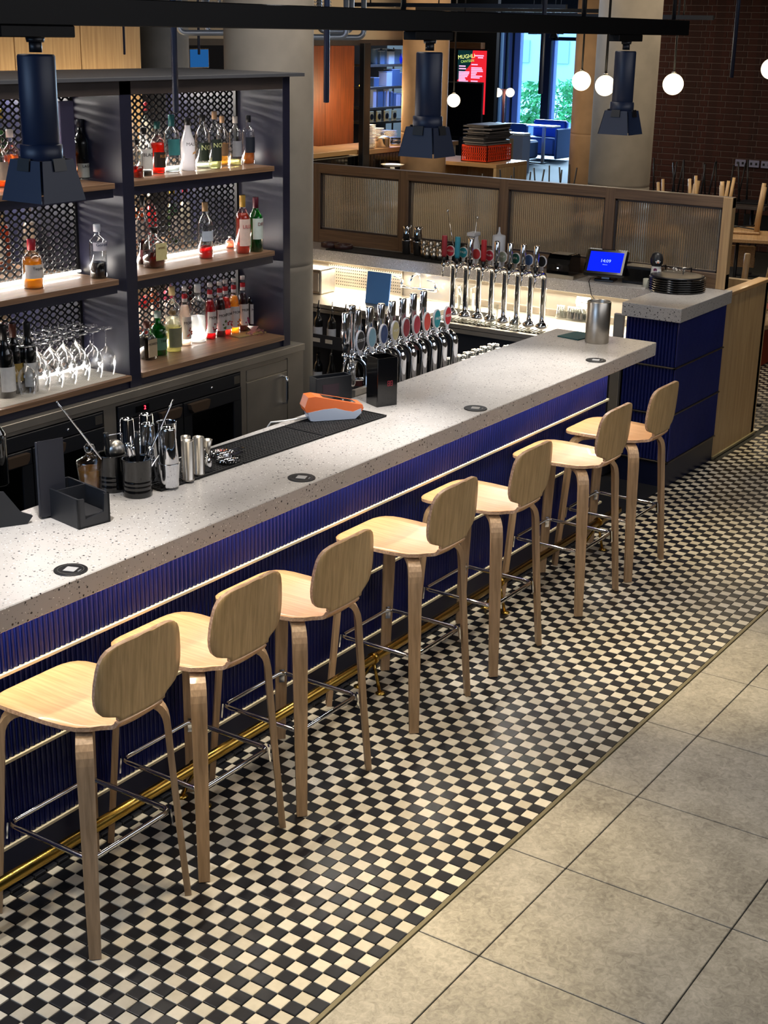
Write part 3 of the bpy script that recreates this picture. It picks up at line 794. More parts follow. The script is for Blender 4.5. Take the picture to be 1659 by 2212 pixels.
m = M(); R = .75
m.add([(R * math.sin(a), -R * math.cos(a) - .02, z) for a, z in ((.18, .9), (.24, .9), (.3, 1.7), (.24, 1.7))], [(0, 1, 2, 3)])
for k in range(6):
    c = -.4 + k * .16; m.add([(R * math.sin(.27), -R * math.cos(.27) - .02, 1.7), (R * math.sin(.27 + c), -R * math.cos(.27 + c) - .02, 2.05 - abs(c) * .6), (R * math.sin(.27 + c * 1.3), -R * math.cos(.27 + c * 1.3) - .02, 1.75 - abs(c) * .5)], [(0, 1, 2)])
m.lathe([(.02, 0), (.28, .02)], 12, caps=False); m.build('palm_print', lbm('#b07a24'), mb, kind='stuff')
B(439, 362, S1, 247, .98, 'clear bottle with long neck, black cap and green lettered label', liq='#e8eedd', level=.1, cap='#111214', lab='#243324', txt='NOM', tcol='#d8dd9c', th=.7, lz=(.14, .48), capf=.88)
B(465, 364, S1, 240, .85, 'bottle with a natural cork and dark green label beside its twin', liq='#d8dcae', level=.2, cap='#b5906a', lab='#202b22', txt='NOM', tcol='#d8dd9c', th=.62, lz=(.14, .52))
B(481, 357, S1, 250, .8, 'bottle with a cork stopper and amber tint behind the two green labels', liq='#c9a35a', level=.45, cap='#b5906a', lab='#8a6a4a', lz=(.2, .45))
B(509, 356, S1, 251, .85, 'slim clear bottle with white cap and pale grey label', kind='straight', liq='#e7e2b0', level=.12, cap='#d6cbc0', lab='#9c9fa6', lz=(.18, .5))
B(537, 354, S1, 249, .85, 'slim bottle of golden spirit with black and white cap', kind='straight', liq='#c98a35', level=.24, cap='#16171b', lab='#1d2330', lz=(.24, .56))
B(557, 350, S1, 247, .8, 'dark capped bottle standing in shade at the right end of the top shelf', kind='straight', liq='#26201c', level=.4, cap='#17161c', lab='#23242e', lz=(.2, .56))
# -- top shelf of the left bay
B(178, 386, S1, 257, .95, 'dark green whisky bottle with white label beside the black lamp', glass='dark', kind='round', cap='#202634', lab='#b9bdb4', lz=(.03, .27), txt='LAGAV', th=.34, tz=.22)
B(203, 378, S1, 244, 1.0, 'black square bottle with pale cap and slanted blue label', glass='dark', kind='round', sq=.9, cap='#a8a59c', lab='#20284a', lz=(.3, .52))
B(149, 372, S1, 285, .9, 'amber bottle partly hidden behind the black lamp', liq='#a35a24', level=.55, lab='#c9a48a', kind='taper', cap='#2a1a14')
B(27, 392, S1, 279, 1.0, 'squat amber whisky decanter with clear stopper at the far left', kind='squat', liq='#b2561a', level=.55, cap='#e3d8cf', lab='#8e6a52', lz=(.14, .34))
B(2, 396, S1, 292, .95, 'amber bottle cut by the left edge of the photo, top shelf', kind='round', liq='#b2561a', level=.35, cap='#28321c', lab='#c8b4a0')
M().box(0, 1.7, -.3, .3, 0, 7.0, .05).build('gift_box', mat('purple_grey_box', '#5a5674', .6)) 
gb = bpy.data.objects['gift_box']; gx, gy, _ = at(132, 383, Y=58.2); gb.location = (gx * U, 58.2 * U, S1 * U); tag(gb, 'tall mauve gift box behind the lamp on the top shelf', 'box')
# -- middle shelf
B(311, 570, S2, 422, .8, 'black-necked bottle hidden behind the divider on the middle shelf', glass='clear', liq='#4a1a14', level=.35, lab='#7c3a40', lz=(.08, .22))
B(334, 577, S2, 490, 1.25, 'squat square amaretto bottle with flat black cap', kind='squat', sq=.92, liq='#6a1c0c', level=.4, cap='#16130f', lab='#c9c08c', lz=(.2, .62), txt='AMARE', tcol='#6a4a1c', th=.3)
B(445, 558, S2, 436, .98, 'clear aperitif bottle with red liquid and white label, alone mid-shelf', liq='#c01322', level=.22, cap='#b08a5c', capf=.84, lab='#b9c3d0', lz=(.32, .5), txt='CAMPARI', tcol='#13161c', th=.52, tz=.56)
B(497, 533, S2, 510, .6, 'miniature pink bottle beside the rose aperitif', kind='squat', liq='#e09a84', level=.6, cap='#efe8de', lab=None)
B(525, 547, S2, 421, 1.0, 'rose pink aperitif bottle with gold capsule and cream label', liq='#c8553a', level=.7, cap='#c79a3c', capf=.8, lab='#e0c4b4', lz=(.14, .6), txt='LILLET', tcol='#b02c30', th=.5)
B(553, 543, S2, 425, .98, 'green vermouth bottle with burgundy capsule at the shelf end', glass='green', liq='#06230c', level=.3, cap='#5a1426', capf=.8, lab='#c9d4cb', lz=(.24, .62), txt='DRY', tcol='#7a2a30', th=.5)
B(73, 622, S2, 515, 1.2, 'golden tequila bottle with a red cap and round red seal', kind='squat', liq='#c9962c', level=.62, cap='#b0182c', capf=.78, lab='#b9b3ae', lz=(.22, .5), txt='Tequila', th=.34, rz=-.2)
B(214, 600, S2, 483, 1.05, 'gin bottle with white cap and pink and white label near the divider', kind='straight', liq='#17141c', level=.3, cap='#e0e2e6', lab='#c9c4cc', lz=(.52, .68), txt="Gordon's", tcol='#1a2c50', th=.42)
# -- lower shelf of the right bay: syrups and spirits
LW = S3
B(319, 775, LW, 693, 1.0, 'squat gin bottle with brown cap and old cream label', kind='squat', sq=.9, liq='#3b3420', level=.6, cap='#5a2c20', lab='#b9a98a', lz=(.08, .55), txt='MONKEY', th=.32, capf=.82, group='bottles on the lower shelf')
B(343, 766, LW, 672, 1.1, 'bright green gin bottle with ribbed sides and grey cap', glass='green', kind='squat', liq='#0a8a30', level=.6, cap='#9fb0a6', lab='#5a8a70', lz=(.14, .42), txt='TANQ', tcol='#103a24', th=.34)
B(375, 758, LW, 670, 1.15, 'squat clear bottle of pale yellow spirit with botanical label', kind='straight', liq='#d9d2a0', level=.62, cap='#9a7c50', lab='#8f9072', lz=(.12, .6), capf=.9)
B(374, 742, LW, 618, 1.05, 'tall clear bottle with a cork ball stopper behind the pale yellow one', kind='straight', liq='#e6e0cc', level=.5, cap='#cdb27c', lab=None)
def monin(px, py, top, col, label, acc):
    b = B(px, py, LW, top, .82, label, kind='taper', liq=col, level=.68, cap='#e6dcd8', capf=.93, lab='#d9cfc8', lz=(.12, .5), txt='MONIN', tcol='#2a1c1c', th=.4, group='syrup bottles on the lower shelf')
    h = (b.children[0].dimensions.z / U) if 0 else at(px, top, Y=b.location.y / U)[2] - LW
    M().lathe([(.285, h * .8), (.285, h * .87)], 12, caps=False).build('neck_band', capm('#b8202c'), b)
    M().lathe([(.275, h * .74), (.28, h * .8)], 12, caps=False).build('neck_label', capm('#e2d6d2'), b)
    m = M()
    for k in range(7):
        a = random.uniform(-.5, .5); zz = h * random.uniform(.15, .3); R = .68
        m.ball((R * math.sin(a), -R * math.cos(a), zz), .1, 6, 4)
    m.build('fruit_print', capm(acc), b, kind='stuff')
monin(401, 742, 618, '#e8d8cc', 'clear syrup bottle with peach print on its label', '#c8604a')
B(429, 738, LW, 613, 1.1, 'tall clear vodka bottle with round metal badge and glass ball stopper', kind='straight', liq='#f2f4f4', level=.45, cap='#dfe2e4', lab=None)
monin(455, 728, 610, '#b00d22', 'bright red syrup bottle fourth in the row', '#7a1420')
monin(476, 722, 607, '#4a1218', 'dark plum syrup bottle behind the red one', '#5a6a20')
monin(488, 716, 603, '#d0483a', 'salmon pink syrup bottle between plum and gold', '#b81c34')
monin(506, 715, 600, '#e0a83c', 'golden yellow syrup bottle lit from behind', '#c86a1c')
monin(525, 708, 595, '#4a161c', 'dark red syrup bottle second from the right', '#a8305c')
monin(546, 711, 598, '#3a1a10', 'dark brown syrup bottle with wrapped neck at the right end', '#3a3a3a')
x, y, _ = at(553, 722, Z=LW)
gl = thin('pink_crumpled_film', (.95, .72, .74), k=.4, body='#e6a8a8', bodyfac=.4)
m = M()
for k in range(26):
    c = (random.uniform(-1, 1), random.uniform(-.6, .6), random.uniform(0, .55))
    p = [(c[0] + random.uniform(-.6, .6), c[1] + random.uniform(-.5, .5), max(0, c[2] + random.uniform(-.3, .45))) for _ in range(3)]; m.add(p, [(0, 1, 2)])
o = m.build('crumpled_wrapper', gl, None, (x, y, LW + .02)); tag(o, 'crumpled pink plastic wrapper at the end of the syrup shelf', 'wrapper')
o = M().box(-2.4, 2.6, -.8, .8, 0, .06).build('paper_mat', mat('kraft_yellow_paper', '#a89560', .8), None, (x - .2, y + .7, LW + .01), (0, 0, -.1)); tag(o, 'flat yellow brown paper under the pink wrapper', 'paper')
# -- lower shelf, left bay: wine bottles and upturned wine glasses
B(66, 846, LW, 694, 1.0, 'dark red wine bottle with white label of pink blossoms, right of three', glass='dark', kind='wine', liq=None, cap='#101012', lab='#dcd9d2', lz=(.1, .44), capf=.8, group='wine bottles at the left')
B(36, 848, LW, 695, 1.0, 'dark wine bottle with yellow label standing at the back', glass='dark', kind='wine', liq=None, cap='#5a2a1c', lab='#b99a4a', lz=(.18, .44), capf=.8, group='wine bottles at the left')
B(16, 858, LW, 700, 1.05, 'dark wine bottle with plain white label at the left edge', glass='dark', kind='wine', liq=None, cap='#101012', lab='#d9d8d4', lz=(.1, .44), capf=.8, group='wine bottles at the left')
def wine_glass(label, loc):
    t = thing('wine_glass', label, 'glass', loc, 0, 'upturned wine glasses')
    m = M(); m.lathe([(.62, 0), (.78, .5), (.86, 1.2), (.84, 1.8), (.62, 2.35), (.2, 2.7), (.09, 2.85)], 18, caps=False); m.build('bowl', WGLASS, t)
    M().lathe([(.09, 2.85), (.05, 3.3), (.05, 4.1), (.1, 4.35)], 8).build('stem', WGLASS, t)
    M().lathe([(.1, 4.35), (.75, 4.5), (.76, 4.54), (.1, 4.52)], 20, caps=False).build('foot', WGLASS, t)
    return t
g0 = None
for r in range(3):
    for k in range(7):
        X = 41.8 - k * 1.66 - r * .25; Yy = 55.6 + r * 1.75
        lab = ['upturned wine glass in the front row, %s' , 'upturned wine glass in the middle row, %s', 'upturned wine glass in the back row, %s'][r] % ['at the right end by the divider', 'second from the right end', 'third from the right end', 'fourth from the right end', 'fifth from the right end', 'sixth from the right end', 'last before the wine bottles'][k]
        if g0 is None: g0 = wine_glass(lab, (X, Yy, LW + .06))
        else: dup(g0, (X, Yy, LW + .06), 0, lab)
mm = M().box(27, 42.9, 54.3, 59.4, 0, .05)
for k in range(50): mm.box(27.1 + k * .316, 27.2 + k * .316, 54.3, 59.4, .05, .07)
o = mm.build('shelf_liner', mat('white_ribbed_liner', '#c9c1b4', .6), None, (0, 0, LW)); tag(o, 'white ribbed plastic liner under the wine glasses', 'mat')
# -- bottles on the far side of the mesh
fars = [('#c23a3a', '#e8e2da'), ('#d9c9b8', '#e8e2da'), ('#d86a84', '#e8e2da'), ('#3a6a3a', '#c9b13a'), ('#b0602a', '#e8e2da'), ('#d8d2c4', '#b0202c'), ('#5a1a1c', '#d0a0a0')]
protos = []
for i, (lq, cp) in enumerate(fars):
    protos.append(bottle('bottle seen through the mesh on the far side of the shelf unit', 23.5 + i * 2.6, 66.5, S3, 6.0, .9, kind=('taper', 'round', 'wine')[i % 3], liq=lq, level=.7, cap=cp, lab='#dcd6ce' if i % 2 else '#c8b8a8', group='bottles behind the mesh back'))
for z, xa, xb, n in ((S3, 45.6, 65.5, 9), (S2, 23, 42, 8), (S2, 45.8, 65, 9), (S1, 46, 60, 5), (S1, 24, 40, 6)):
    for k in range(n): dup(random.choice(protos), (xa + (xb - xa) * k / (n - 1) + random.uniform(-.3, .3), 66 + random.uniform(-.6, .9), z), random.uniform(0, 6))
# added fill areas brightening the far side shelves behind the mesh
for z in (S1 - 1.4, S2 - 1.4, 45.6):
    for xa, xb in ((22, 43), (45, 66)): area(((xa + xb) / 2, 69, z), xb - xa, 11, (1, .93, .86), (math.radians(-35), 0, 0), .3)
# ================================================================== ON THE BAR TOP (height 21.4)
CT = 21.4
for (x, lab) in [(1.65, 'round black drinks coaster nearest the camera, near the left stools'), (24.24, 'second round black coaster from the left along the bar edge'),
                 (48.87, 'third round black coaster along the bar edge, past the mats'), (72.3, 'round black coaster near the steel tumbler')]:
    t = thing('coaster', lab, 'coaster', (x, 19.5, CT), .35, 'round black coasters')
    M().lathe([(1.0, 0), (1.0, .05), (.97, .07)], 32).build('disc', BLACK, t)
    M().box(-.35, .35, -.35, .35, .07, .085).build('pale_square', mat('coaster_print', '#9a9a9a', .6), t)
    m = M(); m.lathe([(.78, .07), (.78, .08), (.76, .08), (.76, .07)], 32, caps=False); m.build('ring_print', mat('coaster_ring', '#55534e', .6), t)
    text('MENU', .14, mat('coaster_text', '#9a9a9a', .6), t, (-.1, -.62, .085), (math.radians(-90), 0, 0))
# bar mats
x0 = 15.9; A = Vector((15.9, 25.3)); Bv = Vector((42.0, 24.0)); dv = (Bv - A) / 26.1
for k, (s0_, s1_, lab) in enumerate([(0, 8.4, 'black rubber bar mat under the shakers'), (8.5, 18.0, 'empty black rubber bar mat in the middle'), (18.1, 26.1, 'black rubber bar mat under the orange card reader')]):
    p0 = A + dv * s0_; p1 = A + dv * s1_; ang = math.atan2(dv.y, dv.x)
    L = s1_ - s0_; t = thing('bar_mat', lab, 'mat', (p0.x, p0.y, CT), ang, 'black rubber bar mats')
    M().box(0, L, 0, 4.3, 0, .1, .03).build('base', RUBBER, t)
    m = M(); m.box(0, L, 0, .12, .1, .17); m.box(0, L, 4.18, 4.3, .1, .17); m.box(0, .12, 0.12, 4.18, .1, .17); m.box(L - .12, L, .12, 4.18, .1, .17); m.build('rim', RUBBER, t)
    m = M()
    for i in range(int(L / .3) - 1):
        for j in range(13): m.box(.3 + i * .3, .42 + i * .3, .3 + j * .3, .42 + j * .3, .1, .15)
    m.build('nubs', RUBBER, t, kind='stuff')
CM = CT + .16
# shakers and tins
def tin(label, x, y, h, r, z=CM, r2=None, lid=None, group='cocktail shakers and tins', cat='shaker', steel=CHROME, name='shaker_tin', up=True):
    t = thing(name, label, cat, (x, y, z), 0, group)
    r2 = r2 or r * .82
    if up: M().lathe([(r, 0), (r + .03, .04), (r + .03, .12), (r, .14), (r2, h), (r2 - .08, h + .02), (r2 - .1, h - .1), (.01, h - .12)], 22, caps=False).build('tin', steel, t)
    else: M().lathe([(r2 * .9, 0), (r2, .1), (r, h), (r + .03, h), (r - .06, h - .05), (r2 - .1, .2), (.01, .18)], 22, caps=False).build('tin', steel, t)
    return t
def P2(px, py, z): a = at(px, py, Z=z); return a[0], a[1]
def hgt(px, base, top, z, dist_y): return at(px, top, Y=dist_y)[2] - z
def TIN(px, py, top, rpx, label, **k):
    x, y = P2(px, py, CM); D = math.hypot(x - CP[0], y - CP[1]); r = rpx / FPX * D
    h = hgt(px, py, top, CM, y) * .985; return tin(label, x, y + r * .55, h, r, **k)
def two_part(px, py, mid, top, rpx, label):
    x, y = P2(px, py, CM); D = math.hypot(x - CP[0], y - CP[1]); r = rpx / FPX * D
    h1 = hgt(px, py, mid, CM, y); h2 = hgt(px, py, top, CM, y)
    t = thing('cocktail_shaker', label, 'shaker', (x, y + r * .6, CM), 0, 'cocktail shakers and tins')
    M().lathe([(r * .85, 0), (r * .9, .1), (r * 1.02, h1), (r * 1.04, h1 + .05), (r * .9, h1 + .05)], 24).build('base_tin', CHROME, t)
    M().lathe([(r * .93, h1), (r * .96, h1 + .1), (r * .66, h2 - .12), (r * .6, h2), (r * .5, h2), (r * .45, h2 - .25), (.01, h2 - .3)], 24, caps=False).build('top_tin', CHROME, t)
two_part(377, 1052, 1002, 925, 24, 'tall two part chrome shaker at the front corner of the mat')
two_part(333, 1040, 990, 915, 22, 'tall chrome shaker behind the front can of tools')
TIN(286, 1030, 903, 18, 'chrome tin standing behind the two black cans')
TIN(327, 1020, 893, 18, 'chrome shaker tin at the back with thick rim', up=True)
TIN(372, 1030, 910, 22, 'clear rimmed mixing tin behind the front shaker', up=False)
TIN(412, 1038, 951, 13, 'slim brushed steel cylinder tin beside the shaker', steel=STEEL, r2=.44)
TIN(435, 1026, 943, 12, 'second slim brushed steel cylinder tin', steel=STEEL, r2=.41)
TIN(407, 1022, 941, 10, 'third slim steel tin at the back', steel=STEEL, r2=.34)
x, y = P2(459, 1018, CM); t = thing('jigger', 'double cone steel jigger beside the slim tins', 'jigger', (x, y + .4, CM), 0)
M().lathe([(.42, 0), (.1, 1.25)], 16).build('lower_cone', CHROME, t); M().lathe([(.1, 1.25), (.36, 2.3), (.33, 2.3), (.08, 1.4)], 16, caps=False).build('upper_cone', STEEL, t)
for (px, py, lab) in [(490, 998, 'coil strainer lying in front on the mat'), (480, 985, 'coil strainer lying behind the front one')]:
    x, y = P2(px, py, CM); t = thing('strainer', lab, 'strainer', (x, y, CM), random.uniform(-.4, .3), 'cocktail strainers on the mat')
    M().lathe([(.05, .28), (.75, .28), (.8, .32), (.05, .34)], 22, caps=False).build('plate', CHROME, t)
    pts = []
    for k in range(150):
        a = 2 * math.pi * k / 150; w_ = k * 2 * math.pi * 22 / 150
        R = .78 + .12 * math.cos(w_); pts.append((R * math.cos(a), R * math.sin(a), .2 + .12 * math.sin(w_)))
    M().tube(pts, .03, 4, closed=True).build('coil', CHROME, t)
    M().box(.8, 2.0, -.2, .2, .26, .34, .03).build('handle', CHROME, t)
# black tool cans
def can(label, px, py, top, rpx):
    x, y = P2(px, py, CT); D = math.hypot(x - CP[0], y - CP[1]); r = rpx / FPX * D; h = hgt(px, py, top, CT, y) * .93
    t = thing('utensil_can', label, 'can', (x, y + r * .55, CT), 0, 'black cans of bar tools')
    P = [(r * .97, 0), (r, .06), (r, .5), (r * .96, .56), (r, .62), (r, .8), (r * .96, .86), (r, .92), (r, 1.1), (r * .96, 1.16), (r, 1.22), (r, h - .1), (r * 1.03, h - .05), (r * 1.03, h), (r * .94, h), (r * .92, h - .1), (r * .92, .3), (.01, .25)]
    M().lathe(P, 28, caps=False).build('can', BLACKG, t)
    return x, y + r * .55, CT, h, r
c1 = can('front black ribbed can holding spoons, tongs and openers', 311, 1072, 985, 33)
c2 = can('black ribbed can behind, holding a strainer and long spoon', 256, 1060, 975, 32)
def leaning(label, name, cat, c, px, top, r, m_, n=8, off=(0, 0), twist=False):
    bx_, by_, bz, h, R = c; y2 = by_ + off[1]
    X, _, Z = at(px, top, Y=y2)
    a = Vector((bx_ - (X - bx_) * .15 + off[0] * .0, by_, bz + .35)); b = Vector((X, y2, Z))
    # keep inside the rim
    m = M(); pts = [tuple(a.lerp(b, k / 10)) for k in range(11)]
    m.tube(pts, r, n); o = m.build(name, m_, None); tag(o, label, cat, 'tools standing in the cans'); return a, b
a, b = leaning('long twisted bar spoon leaning far to the left', 'bar_spoon', 'spoon', c2, 122, 868, .07, CHROME)
a, b = leaning('long twisted bar spoon leaning right over the shakers', 'bar_spoon', 'spoon', c1, 374, 863, .07, CHROME)
leaning('black handled tool in the rear can', 'muddler', 'tool', c2, 228, 935, .2, BLACK)
leaning('black plastic handle leaning right in the front can', 'peeler', 'tool', c1, 296, 932, .18, BLACK)
leaning('steel tong arm in the front can', 'tongs', 'tongs', c1, 275, 958, .16, CHROME); leaning('short steel tong arm beside it', 'tongs', 'tongs', c1, 285, 962, .16, CHROME)
leaning('dark steel scoop handle on the right of the front can', 'scoop', 'tool', c1, 325, 965, .15, CHROME); leaning('thin steel pick leaning right in the front can', 'pick', 'tool', c1, 352, 973, .07, CHROME)
X, Y_, Z = at(247, 965, Y=c2[1]); t = thing('fine_strainer', 'mesh tea strainer with wire frame in the rear can', 'strainer', (X, Y_, Z), 0)
M().ball((0, 0, -.2), .72, 16, 8).build('mesh_bowl', STEEL, t); M().tube([(-.8, 0, -.3), (-.75, 0, .95), (.75, 0, .8), (.8, 0, -.3)], .05, 6).build('wire_frame', CHROME, t)
# amber decanter
x, y = P2(216, 1062, CT); t = thing('decanter', 'small glass decanter of amber liquid with a ball stopper', 'decanter', (x, y + .8, CT), 0)
M().lathe([(.72, 0), (.76, .1), (.95, 1.9), (.93, 2.1), (.5, 2.35), (.3, 2.45), (.3, 2.6)], 20, caps=False).build('glass_body', GLASS, t)
M().lathe([(.66, .08), (.86, 1.55)], 20).build('liquid', liquid('#c0913c'), t); M().ball((0, 0, 2.95), .38, 12, 8).build('stopper', GLASS, t)
# napkin caddy with menus
ax, ay = 6.96, 24.16; ang = math.atan2(23.72 - 24.16, 2.33)
t = thing('napkin_caddy', 'black open napkin caddy with paper napkins on the bar top', 'caddy', (ax, ay, CT), ang)
W_, L_, H_ = 2.4, 4.6, 2.0
M().box(0, W_, 0, L_, 0, .12).build('base', BLACKM, t)
m = M(); m.box(0, .15, 0, L_, .12, H_); m.build('side', BLACKM, t); m = M(); m.box(W_ - .15, W_, 0, L_, .12, H_); m.build('side', BLACKM, t)
m = M(); m.prism([(0, 0), (W_, 0), (W_, H_), (W_ * .84, H_), (W_ * .8, .8), (W_ * .22, .55), (W_ * .2, H_ * .98), (0, H_)], 0, .15, 'XZ'); m.build('front', BLACKM, t)
M().box(0, W_, L_ - .15, L_, .12, H_).build('back', BLACKM, t)
M().box(.2, W_ - .2, .2, 2.5, .12, .75, .03).build('napkins', mat('black_napkins', '#17171b', .9), t)
M().box(.15, W_ - .15, 2.5, 2.62, .12, H_).build('partition', BLACKM, t)
t2 = thing('menu_booklet', 'dark folded menu card standing up in the napkin caddy', 'menu', (ax + .9, ay + 3.3, CT + .14), ang - .1)
M().box(-.9, .9, -.25, -.2, 0, 5.1).build('cover', mat('charcoal_card', '#1b1c24', .5), t2); M().box(-.9, .9, -.1, .12, 0, 5.0).build('pages', mat('card_pages', '#3a3a40', .7), t2)
# black leather bag-like stand at the left edge, dark bottle
x, y = P2(40, 1130, CT); t = thing('check_presenter', 'black leather bill folder propped open at the left edge', 'folder', (x - 1.2, y + .4, CT), -.5)
m = M(); m.prism([(-1.8, 0), (1.7, 0), (2.1, .5), (1.4, .8), (.4, 2.3), (-1.6, 2.6)], -.2, .1, 'XZ'); m.build('cover', mat('black_leather', '#0b0f16', .5), t)
m = M(); m.prism([(-1.8, 0), (1.5, 0), (1.2, .9), (.2, 1.9), (-1.6, 2.2)], .6, .8, 'XZ'); m.build('back_cover', mat('black_leather_back', '#0b0f16', .5), t)
x, y = P2(14, 1085, CT); bottle('dark amber bottle in shade behind the black folder', x, y + 2.2, CT, 5.4, 1.0, glass='brown', liq='#6a3208', level=.5, lab=None, group='bottles at the left end of the bar top')
x, y = P2(50, 1060, CT); bottle('black bottle in shade beside the napkin caddy', x, y + 2.4, CT, 5.6, .95, glass='dark', lab=None, group='bottles at the left end of the bar top')
# card reader on its dock
x, y = P2(735, 905, CM); t = thing('card_reader', 'orange card payment terminal on a pale grey dock', 'card reader', (x - .1, y + .8, CM), -.66)
m = M(); m.prism([(-2.0, .05), (-1.7, 0), (1.8, 0), (2.3, .45), (2.3, .85), (1.6, .6), (.9, .75), (.1, 1.0), (-.9, .95), (-2.2, .75)], -.8, .8, 'XZ'); m.build('dock', mat('pale_grey_plastic', '#aab4c4', .35), t)
m = M(); m.prism([(-2.5, 1.15), (-2.35, .75), (-1.2, .85), (.2, .95), (1.5, .55), (2.35, .6), (2.5, .85), (2.4, 1.15), (-1.6, 2.05), (-2.2, 2.0)], -.78, .78, 'XZ'); m.build('body', mat('orange_plastic', '#d9682f', .35), t)
sl_ = (1.15 - 2.05) / 4.0
m = M(); p = [(-.9, 2.05 + sl_ * .7 + .02), (1.9, 2.05 + sl_ * 3.5 + .02)]
m.add([(p[0][0], -.5, p[0][1]), (p[1][0], -.5, p[1][1]), (p[1][0], .5, p[1][1]), (p[0][0], .5, p[0][1])], [(0, 1, 2, 3)]); m.build('screen', BLACKG, t)
m = M(); m.box(2.3, 2.42, -.45, .45, .92, 1.0); m.build('card_slot', BLACK, t)
x1, y1, _ = at(645, 868, Z=CM); cb = M().tube([(x - 1.6, y + 1.9, CM + .2), (x - 2.4, y + 2.6, CM + .1), (x - 3.5, y + 3.0, CM + .1), (x - 4.2, y + 3.9, CM - .02), (x - 4.3, y + 4.6, CM - 1)], .07, 6)
tag(cb.build('charging_cable', WHITE), 'white charging cable running off the back of the bar', 'cable')
# tall black box and low black box
x, y = P2(815, 881, CT); t = thing('straw_box', 'tall glossy black box with a small red mark', 'box', (x + .05, y + .05, CT), -.42)
m = M(); m.box(0, 2.0, 0, .1, 0, 4.2, .03); m.build('front', BLACKG, t)
M().box(0, .1, .1, 1.7, 0, 4.2).build('side', BLACKG, t); M().box(1.9, 2.0, .1, 1.7, 0, 4.2).build('side', BLACKG, t); M().box(0, 2.0, 1.7, 1.8, 0, 4.2, .03).build('back', BLACKG, t); M().box(.1, 1.9, .1, 1.7, 0, .1).build('base', BLACKG, t)
m = M()
for u in (0, .28): m.box(1.0 + u, 1.04 + u, -.02, 0, 1.75, 2.2); m.box(1.18 + u, 1.22 + u, -.02, 0, 1.75, 2.2); m.box(1.0 + u, 1.22 + u, -.02, 0, 1.95, 1.99); m.box(1.04 + u, 1.18 + u, -.02, 0, 2.16, 2.2); m.box(1.04 + u, 1.18 + u, -.02, 0, 1.75, 1.79)
m.build('red_mark', mat('red_print', '#8a2030', .5), t)
x, y = P2(745, 868, CM); t = thing('card_box', 'low black display box behind the card reader', 'box', (x - .4, y + 1.0, CM), -.42)
M().box(-1.6, 1.9, 0, .15, 0, 2.1, .04).build('front', BLACKM, t); M().box(-1.6, 1.9, 1.1, 1.25, 0, 2.1, .04).build('back', BLACKM, t); M().box(1.75, 1.9, .15, 1.1, 0, 2.1).build('side', BLACKM, t); M().box(-1.6, -1.45, .15, 1.1, 0, 2.1).build('side', BLACKM, t); M().box(-1.45, 1.75, .15, 1.1, 0, .1).build('base', BLACKM, t)
M().box(-1.0, .6, -.03, 0, .5, 1.5).build('print', mat('dark_red_print', '#2c1a24', .5), t)
# teal mat and steel tumbler
t = M().box(-1.75, 1.75, -1.35, 1.35, 0, .12, .04).build('serving_mat', mat('teal_vinyl', '#0d4a4c', .6), None, (81.7, 26.2, CT), (0, 0, -.15)); tag(t, 'dark teal rectangular mat beside the steel tumbler', 'mat')
x, y = P2(1303, 741, CT); t = thing('wine_cooler', 'tall brushed steel cylinder standing at the far end of the bar', 'cooler', (x, y + .75, CT), 0)
M().lathe([(1.2, 0), (1.24, .08), (1.24, 4.25), (1.2, 4.3), (1.12, 4.3), (1.1, 4.2), (1.1, .3), (.01, .25)], 32, caps=False).build('cylinder', STEEL, t)
# ================================================================== BEER TAPS
def badge(parent, c, nrm, w_, h_, col, txt, tcol='#e8e8e4', rim='#d8d8dc'):
    """oval lens on a short stem; nrm 'X' or 'Y' is the way it faces"""
    m = M(); n = 22; ring = [(w_ * math.cos(2 * math.pi * k / n), h_ * math.sin(2 * math.pi * k / n)) for k in range(n)]
    m.prism([(a, b) for a, b in ring], -.1, .1, 'XZ')
    rz = 0 if nrm == 'Y' else math.radians(-90)
    o = m.build('badge', CHROME if rim is None else lbm(rim), parent, c, (0, 0, rz))
    m = M(); m.prism([(a * .88, b * .88) for a, b in ring], -.13, .13, 'XZ'); m.build('badge_face', lbm(col), o)
    if txt: text(txt, .42 * w_ / .7, lbm(tcol), o, (0, -.13, .05), name='badge_lettering')
    M().prism([(-w_ * .35, -h_ * .9), (w_ * .35, -h_ * .9), (w_ * .28, -h_ * 1.55), (-w_ * .28, -h_ * 1.55)], -.06, .06, 'XZ').build('badge_stem', lbm('#c9c9cc'), o)
